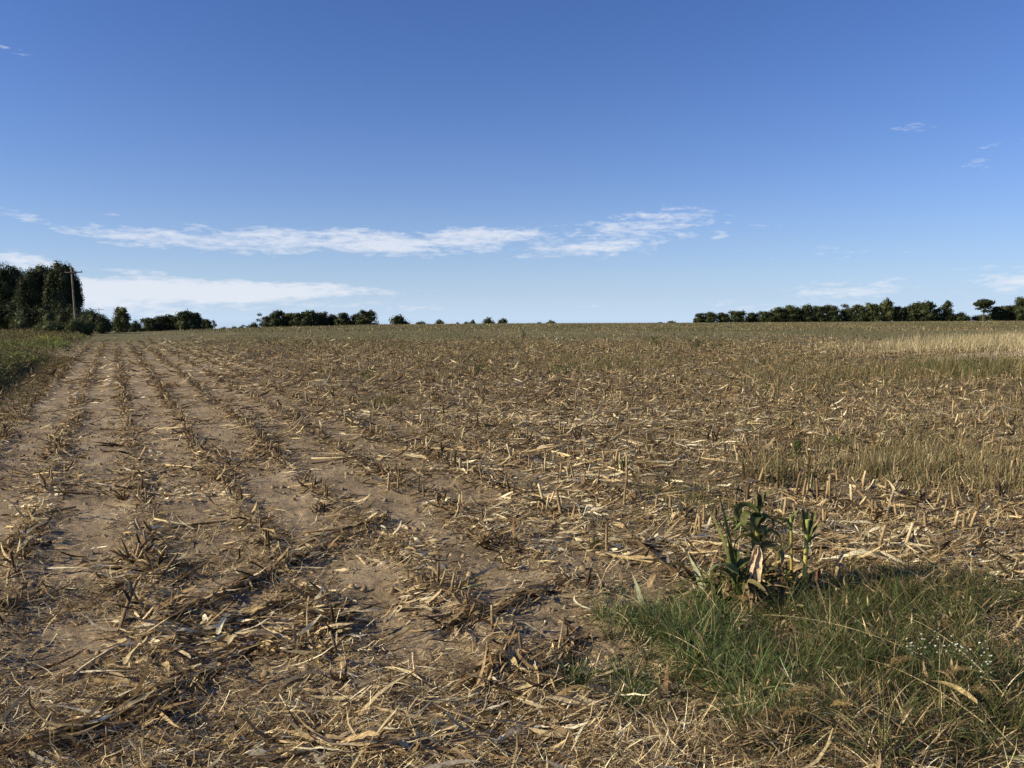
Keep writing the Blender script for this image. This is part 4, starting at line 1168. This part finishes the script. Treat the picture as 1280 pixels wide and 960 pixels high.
# green grass in the lower right
def green_clump():
    q = Q()
    G1_ = [(1.5, (.060, .098, .030)), (1.5, (.100, .145, .050)), (.9, (.19, .24, .12)), (.45, (.28, .25, .12)), (.3, STRAW), (.2, BROWN)]
    G2_ = [(1.5, (.055, .082, .028)), (1.5, (.090, .122, .045)), (1.1, (.16, .155, .07)), (.6, (.22, .18, .10)), (.2, STRAW), (.9, (.12, .09, .05))]
    # tussocks: photo x, y, half sizes, tussocks, blade length, palette
    for (X0, Y0, rw, rh, nt, h0, h1, tb) in [(900, 840, 120, 62, 120, .07, .24, G1_), (835, 835, 70, 50, 44, .05, .17, G1_), (960, 785, 130, 26, 46, .06, .2, G1_), (1080, 800, 110, 45, 90, .08, .26, G2_), (1160, 800, 110, 60, 90, .08, .26, G2_), (1200, 760, 110, 24, 60, .05, .18, G2_), (1120, 890, 150, 60, 90, .06, .24, G2_), (980, 880, 100, 40, 55, .05, .2, G1_), (1240, 870, 60, 60, 40, .06, .2, G2_), (870, 765, 50, 12, 14, .04, .13, G1_), (1060, 730, 60, 12, 26, .06, .2, G2_), (712, 862, 22, 8, 4, .03, .07, G1_)]:
        nt = int(nt * .92)
        X = X0 + rng.normal(0, rw * .64, nt); Y = np.maximum(Y0 + rng.normal(0, rh * .64, nt), np.where(X > 1040, 705, 742) + 40 * rng.random(nt))
        a, b = (X - 640) / F, (480 - Y) / F
        t = EYE / -(b * math.cos(TILT) - math.sin(TILT))
        cx, cy = a * t, (b * math.sin(TILT) + math.cos(TILT)) * t
        kt = rng.random(nt) < .25 + 1.2 * sst(.32, .6, vn(cx * 3.1, cy * 3.1, 93)); cx, cy, X = cx[kt], cy[kt], X[kt]; nt = len(cx)
        kt = ~((np.abs(X - 1252) < 38) & (np.abs(EYE * F / cy + 398 - 812) < 30)) & ~((X > 985) & (EYE * F / cy + 398 > 900) & (rng.random(nt) < .3)); cx, cy, X = cx[kt], cy[kt], X[kt]; nt = len(cx)
        m = rng.integers(25, 150, nt); ii = np.repeat(np.arange(nt), m); N = len(ii)
        sz = (.55 + 1.0 * rng.random(nt) ** 1.2)[ii]
        ang = rng.random(N) * 6.28; rad = .035 * np.sqrt(rng.random(N)) * sz
        x, y = cx[ii] + rad * np.sin(ang), cy[ii] + rad * np.cos(ang)
        lean = .15 + .95 * rng.random(N)
        mix_ = rng.integers(0, 1 << 30, nt)[ii]
        c = pal(N, tb, .25) * (.75 + .5 * rng.random(nt))[ii][:, None]
        ribbons(q, grid_at(x, y, -.005), ang + rng.normal(0, .5, N) + rng.normal(0, .4, nt)[ii], 1.5 - lean * .7, (h0 + (h1 - h0) * rng.random(N) ** 1.1) * sz, .0022 + .0032 * rng.random(N), c,
                curl=-lean * 2.1, bend=rng.normal(0, .5, N), n=6, roll=rng.normal(0, .5, N), twist=rng.normal(0, .8, N))
    # collapsed tawny thatch on the right of the clump
    for (X0, Y0, rw, rh, n) in [(1060, 905, 70, 32, 1900), (1150, 935, 80, 26, 900), (1150, 738, 90, 18, 2000), (1230, 860, 50, 30, 700), (960, 945, 90, 16, 700)]:
        X = X0 + rng.normal(0, rw * .6, n); Y = Y0 + rng.normal(0, rh * .6, n)
        a, b = (X - 640) / F, (480 - Y) / F
        t = EYE / -(b * math.cos(TILT) - math.sin(TILT)); x, y = a * t, (b * math.sin(TILT) + math.cos(TILT)) * t
        rb = np.exp(-((X - X0) / rw) ** 2 - ((Y - Y0) / rh) ** 2)
        ribbons(q, grid_at(x, y, .10 * rng.random(n) * rb), rng.normal(-.5, 1.0, n), .9 - 1.1 * rng.random(n), .06 + .16 * rng.random(n), .0025 + .005 * rng.random(n), pal(n, [(.2, PALE), (.9, STRAW), (2, TAN), (2, BROWN), (1, DARK), (1, OLIVE)], .25),
                curl=-1.6 * rng.random(n), bend=rng.normal(0, .6, n), n=5, roll=rng.normal(0, .6, n))
    # curled dead leaves caught in it
    n = 900
    X = rng.normal(1090, 110, n); Y = np.maximum(rng.normal(840, 60, n), 745)
    a, b = (X - 640) / F, (480 - Y) / F
    t = EYE / -(b * math.cos(TILT) - math.sin(TILT)); x, y = a * t, (b * math.sin(TILT) + math.cos(TILT)) * t
    ribbons(q, grid_at(x, y, .02 + .10 * rng.random(n)), rng.random(n) * 6.28, rng.normal(0, .6, n), .03 + .08 * rng.random(n), .004 + .010 * rng.random(n), pal(n, [(1, STRAW), (2, TAN), (2, BROWN), (1, (.14, .15, .08))]), curl=rng.normal(0, 1, n), n=4, twist=rng.normal(0, 1.5, n), prof=prof_leaf)
    tag(q.build('green_grass', MGREEN), 'tangled green grass clump in the lower right foreground', 'grass', kind='stuff')
    # dead matted grass in the lower right and along the bottom edge
    q = Q()
    for (X0, Y0, rw, rh, n, h0, h1) in [(1050, 930, 260, 60, 6500, .05, .22), (850, 950, 200, 40, 4500, .04, .16), (1180, 860, 160, 80, 3500, .06, .24), (400, 930, 500, 60, 7000, .03, .13), (100, 880, 250, 80, 3500, .03, .12), (1180, 760, 150, 40, 2500, .05, .18), (640, 860, 200, 60, 3000, .03, .10)]:
        X = X0 + rng.normal(0, rw * .5, n); Y = np.clip(Y0 + rng.normal(0, rh * .6, n), 740, 1150)
        a, b = (X - 640) / F, (480 - Y) / F
        ct, st = math.cos(TILT), math.sin(TILT)
        dz = b * ct - st; t = EYE / -dz
        x, y = a * t, (b * st + ct) * t
        N = n
        ribbons(q, grid_at(x, y, .0), layaz(N) + rng.normal(0, .5, N), np.abs(rng.normal(.25, .35, N)), h0 + (h1 - h0) * rng.random(N) ** 1.4, .0022 + .003 * rng.random(N), pal(N, [(.9, PALE), (1.6, STRAW), (2, TAN), (1.4, BROWN), (.6, DARK)], .2),
                curl=-.9 * rng.random(N), bend=rng.normal(0, .8, N), n=4, roll=rng.normal(0, .6, N))
    tag(q.build('matted_grass', MDRY), 'dead matted grass over the soil along the bottom of the photo', 'grass', kind='stuff')


green_clump()


# long pale grass stems arching over the green clump
def stem_obj(p0, p1, h, r, col, label, arch=.5):
    a, b = G(*p0), G(*p1)
    dx, dy = b.x - a.x, b.y - a.y
    L = math.hypot(dx, dy); az = math.atan2(dx, dy)
    q = Q(); tubes(q, np.zeros((1, 3)), az, arch, L * 1.08, r, r * .4, [col], curl=-2 * arch, n=12, k=4)
    o = q.build('grass_stem', MDRY); o.location = (a.x, a.y, a.z + h)
    return tag(o, label, 'grass stem')


for a in [((820, 800), (905, 860), .05, .0022, 'long pale grass stem arching from the left rim of the green clump'), ((1170, 850), (965, 795), .08, .0026, 'longest pale straw stem slanting across the middle of the green clump'), ((900, 925), (1100, 930), .03, .0022, 'pale stem curving along the bottom below the green clump'),
          ((1230, 930), (1080, 850), .08, .0024, 'pale straw stem rising left from the lower right corner'), ((1080, 880), (1010, 850), .06, .0020, 'short pale stem over the heart of the green clump'), ((1260, 900), (1130, 800), .08, .0022, 'pale stem left under the white flowers'), ((1020, 905), (940, 880), .04, .0022, 'short straw stem at the foot of the seed heads'),
          ((380, 930), (455, 960), .02, .0026, 'pale stem at the bottom left of centre'), ((180, 960), (182, 850), .03, .0020, 'thin dark upright weed stem at the lower left'), ((640, 960), (560, 900), .02, .0022, 'straw stem slanting at the bottom centre')]:
    stem_obj(a[0], a[1], a[2], a[3], (.50, .42, .24) if 'dark' not in a[4] else (.12, .09, .05), a[4], .25)

# thin upright straw behind the corn
g = G(921, 700)
q = Q(); tubes(q, np.zeros((1, 3)), 1.57, 1.47, .42, .0035, .002, [(.55, .47, .32)], n=4, k=4)
o = q.build('grass_stem', MDRY); o.location = g
tag(o, 'tall thin upright pale straw behind the leafy corn shoot', 'grass stem')


# foxtail seed heads
def foxtail(x, y, h, az, label, L=.09):
    g = G(x, y)
    t = thing('foxtail_grass', label, 'foxtail', g, 0, None)
    q = Q(); tubes(q, np.zeros((1, 3)), az, 1.4, h, .0016, .001, [(.30, .26, .12)], curl=-1.3, n=10, k=4)
    c, s, nn, tt = spine(np.zeros((1, 3)), az, 1.4, h, -1.3, 0, 10)
    tip = c[0, -1]
    q.build('stem', MGREEN, t)
    q = Q(); n = 420
    f = rng.random(n)
    ax = np.array([math.sin(az) * math.cos(.1), math.cos(az) * math.cos(.1), math.sin(.0)])
    pts = tip + ax * (f * L)[:, None] - np.array([0, 0, 1.]) * (f ** 2 * L * .45)[:, None]
    d = rng.normal(0, 1, (n, 3)); d /= np.linalg.norm(d, axis=1)[:, None]; d += ax * .9
    rad = .014 * np.sin(np.clip(f * .85 + .12, 0, 1) * math.pi) + .003
    A_, E_ = np.arctan2(d[:, 0], d[:, 1]), np.arctan2(d[:, 2], np.hypot(d[:, 0], d[:, 1]))
    ribbons(q, pts, A_, E_, rad * 1.2, .0022, pal(n, [(1, (.30, .22, .11)), (1, (.42, .32, .17)), (.6, (.20, .16, .08))]), n=1, roll=rng.random(n) * 3)
    tubes(q, tip[None, :], az, .0, L, .0045, .002, [(.25, .19, .10)], curl=-.8, n=5, k=6)
    q.build('seed_head', MDRY, t)


for a in [(1075, 925, .26, -1.2, 'tan foxtail head hanging at the heart of the lower right clump'), (1062, 950, .22, -1.0, 'foxtail head low beside the middle one of the lower right clump'), (1160, 905, .24, 1.6, 'pale foxtail head pointing right below the white flowers'), (1020, 930, .18, -1.3, 'small round foxtail head at the left of the lower right clump'),
          (1190, 870, .24, -1.4, 'long brownish foxtail head above the others, pointing left'), (1075, 985, .2, -1.4, 'foxtail head at the very bottom of the lower right clump'), (1165, 850, .22, 1.3, 'short golden foxtail head just under the white flowers'), (1270, 890, .24, -1.2, 'foxtail head near the right photo edge'), (1120, 960, .25, -.6, 'foxtail head leaning away from us between the curled leaf and the middle head'), (1240, 770, .2, -1.5, 'brown foxtail head at the upper right of the clump'), (1005, 960, .16, 1.2, 'low foxtail head at the bottom left of the seed heads')]:
    foxtail(*a)

# curled stripy dry leaf
leaf_obj(1150, 890, 2.4, .30, .026, (.50, .38, .22), 'long curled tan leaf hanging down in the lower right corner', pitch=.5, curl=-1.5, twist=3.0, lift=.13)
leaf_obj(1150, 740, -1.2, .16, .05, (.22, .25, .17), 'grey green broad leaf on top of the grass under the right leaf mat', pitch=.3, curl=-.7, twist=.3, lift=.10, mat=MGREEN)


# white asters
def aster(x, y, h, label, n=16):
    g = G(x, y)
    t = thing('aster_plant', label, 'wild flowers', g)
    q = Q(); az = rng.random(n) * 6.28; pit = 1.1 + .35 * rng.random(n); L = h * (.7 + .35 * rng.random(n)); cu = rng.normal(-.25, .2, n)
    tubes(q, np.zeros((n, 3)), az, pit, L, .0018, .0009, [(.10, .13, .05)], curl=cu, n=6, k=4)
    q.build('stem', MGREEN, t)
    c, *_ = spine(np.zeros((n, 3)), az, pit, L, cu, 0, 6)
    q = Q(); m = n * 14
    i = rng.integers(0, n, m); j = rng.integers(2, 7, m)
    P = c[i, j] + rng.normal(0, .008, (m, 3))
    ribbons(q, P, rng.random(m) * 6.28, rng.normal(.3, .5, m), .022, .005, pal(m, [(1, (.08, .13, .05)), (1, (.12, .16, .07))]), n=2)
    q.build('foliage', MGREEN, t)
    for kx in range(n):
        for jj in (6, 5):
            if jj == 5 and random.random() < .4: continue
            p = c[kx, jj] + rng.normal(0, .010, 3) * (jj == 5)
            q = Q(); r = random.uniform(.004, .0075)
            a = np.arange(10) * .628
            ribbons(q, np.tile(p, (10, 1)), a, .95, r * 1.15, .0038, [(.80, .80, .74)], n=1, prof=prof_flat)
            tubes(q, p[None, :], 0, math.pi / 2, .002, .002, .0015, [(.45, .38, .10)], n=1, k=6)
            q.build('flower', MPETAL, t)


aster(1148, 850, .17, 'sprig of tiny white asters at the left of the white flowers', 9)
aster(1195, 858, .24, 'tallest tuft of tiny white asters above the dark hollow', 14)
aster(1225, 876, .20, 'right tuft of tiny white asters beside the dark hollow', 11)


# distinct weeds out in the field
def weed(x, y, hpx, wpx, label, c='g', n=120):
    g = G(x, y); D = g.y; h = hpx / F * D; w = wpx / F * D
    t = thing('weed_plant', label, 'weed', g)
    q = Q(); k = 7
    az = rng.random(k) * 6.28; L = h * (.7 + .4 * rng.random(k)); pit = 1.25 + .25 * rng.random(k)
    tubes(q, rng.normal(0, w * .15, (k, 3)) * [1, 1, 0], az, pit, L, .005 + D * .0001, .003, [(.10, .10, .05)], n=4, k=4)
    q.build('stem', MGREEN, t)
    q = Q(); P = rng.normal(0, 1, (n, 3)) * [w * .28, w * .28, 0]; P[:, 2] = h * rng.random(n) ** .8
    tb = {'g': [(1, GRN), (1, GRN2)], 'd': [(1, (.035, .06, .025)), (1, (.05, .07, .03))], 'y': [(1, (.30, .34, .05)), (1, (.22, .28, .05))]}[c]
    ribbons(q, P, rng.random(n) * 6.28, rng.normal(.5, .5, n), h * .28, h * .10, pal(n, tb, .25), curl=-.8, n=2, roll=rng.normal(0, .6, n), prof=prof_leaf)
    q.build('foliage', MGREEN, t)


for a in [(872, 437, 12, 16, 'dark leafy weed standing out in the far field below the two tiny bushes', 'd'), (818, 434, 12, 18, 'small green weed left of the dark leafy one in the far field', 'g'), (655, 424, 12, 3, 'tall thin dark weed sticking up to the crest at the middle', 'd', 22), (1222, 470, 22, 42, 'big green grass tuft below the pale track at the right', 'g'),
          (460, 474, 12, 22, 'low green weed at the left edge of the weedy field part', 'g'), (700, 468, 12, 26, 'low green weed patch in the middle of the field', 'g'), (780, 585, 12, 12, 'small green weed between the stubs at the centre right', 'g'), (925, 668, 36, 16, 'thin green weed behind the standing corn', 'g'), (995, 572, 22, 9, 'thin bright green weed at the left rim of the dry grass', 'g'),
          (65, 432, 12, 30, 'bright yellow green sunlit weed on the left bank', 'y'), (1160, 462, 10, 26, 'grey green tuft left of the big one below the track', 'g'), (745, 688, 14, 18, 'small green seedling beside the single upright stub', 'g'), (600, 466, 10, 22, 'low weed patch left of the middle of the field', 'd'), (1045, 560, 16, 40, 'green weed low in the dry grass at the right', 'g')]:
    weed(*a)

# clods of earth
def clods():
    q = Q()
    x, y = scatter(20000, 2.4, 14, .8)
    du, k, u, v = rowdist(x, y)
    k = (u > -1.8) & (rng.random(len(x)) < .3 + .5 * np.exp(-(du / .2) ** 2)); x, y = x[k], y[k]; N = len(x)
    s = .005 + .022 * rng.random(N) ** 3
    tubes(q, grid_at(x, y, -.003), rng.random(N) * 6.28, 1.2, s * 1.1, s, s * .55, pal(N, [(1, (.24, .18, .115)), (1, (.30, .228, .15))]), n=1, k=6)
    tag(q.build('soil_clods', MSTALK), 'small crumbs and clods of brown earth on the bare soil', 'clods', kind='stuff')


clods()
print('objects', len(bpy.data.objects), 'faces', sum(len(m.polygons) for m in bpy.data.meshes))
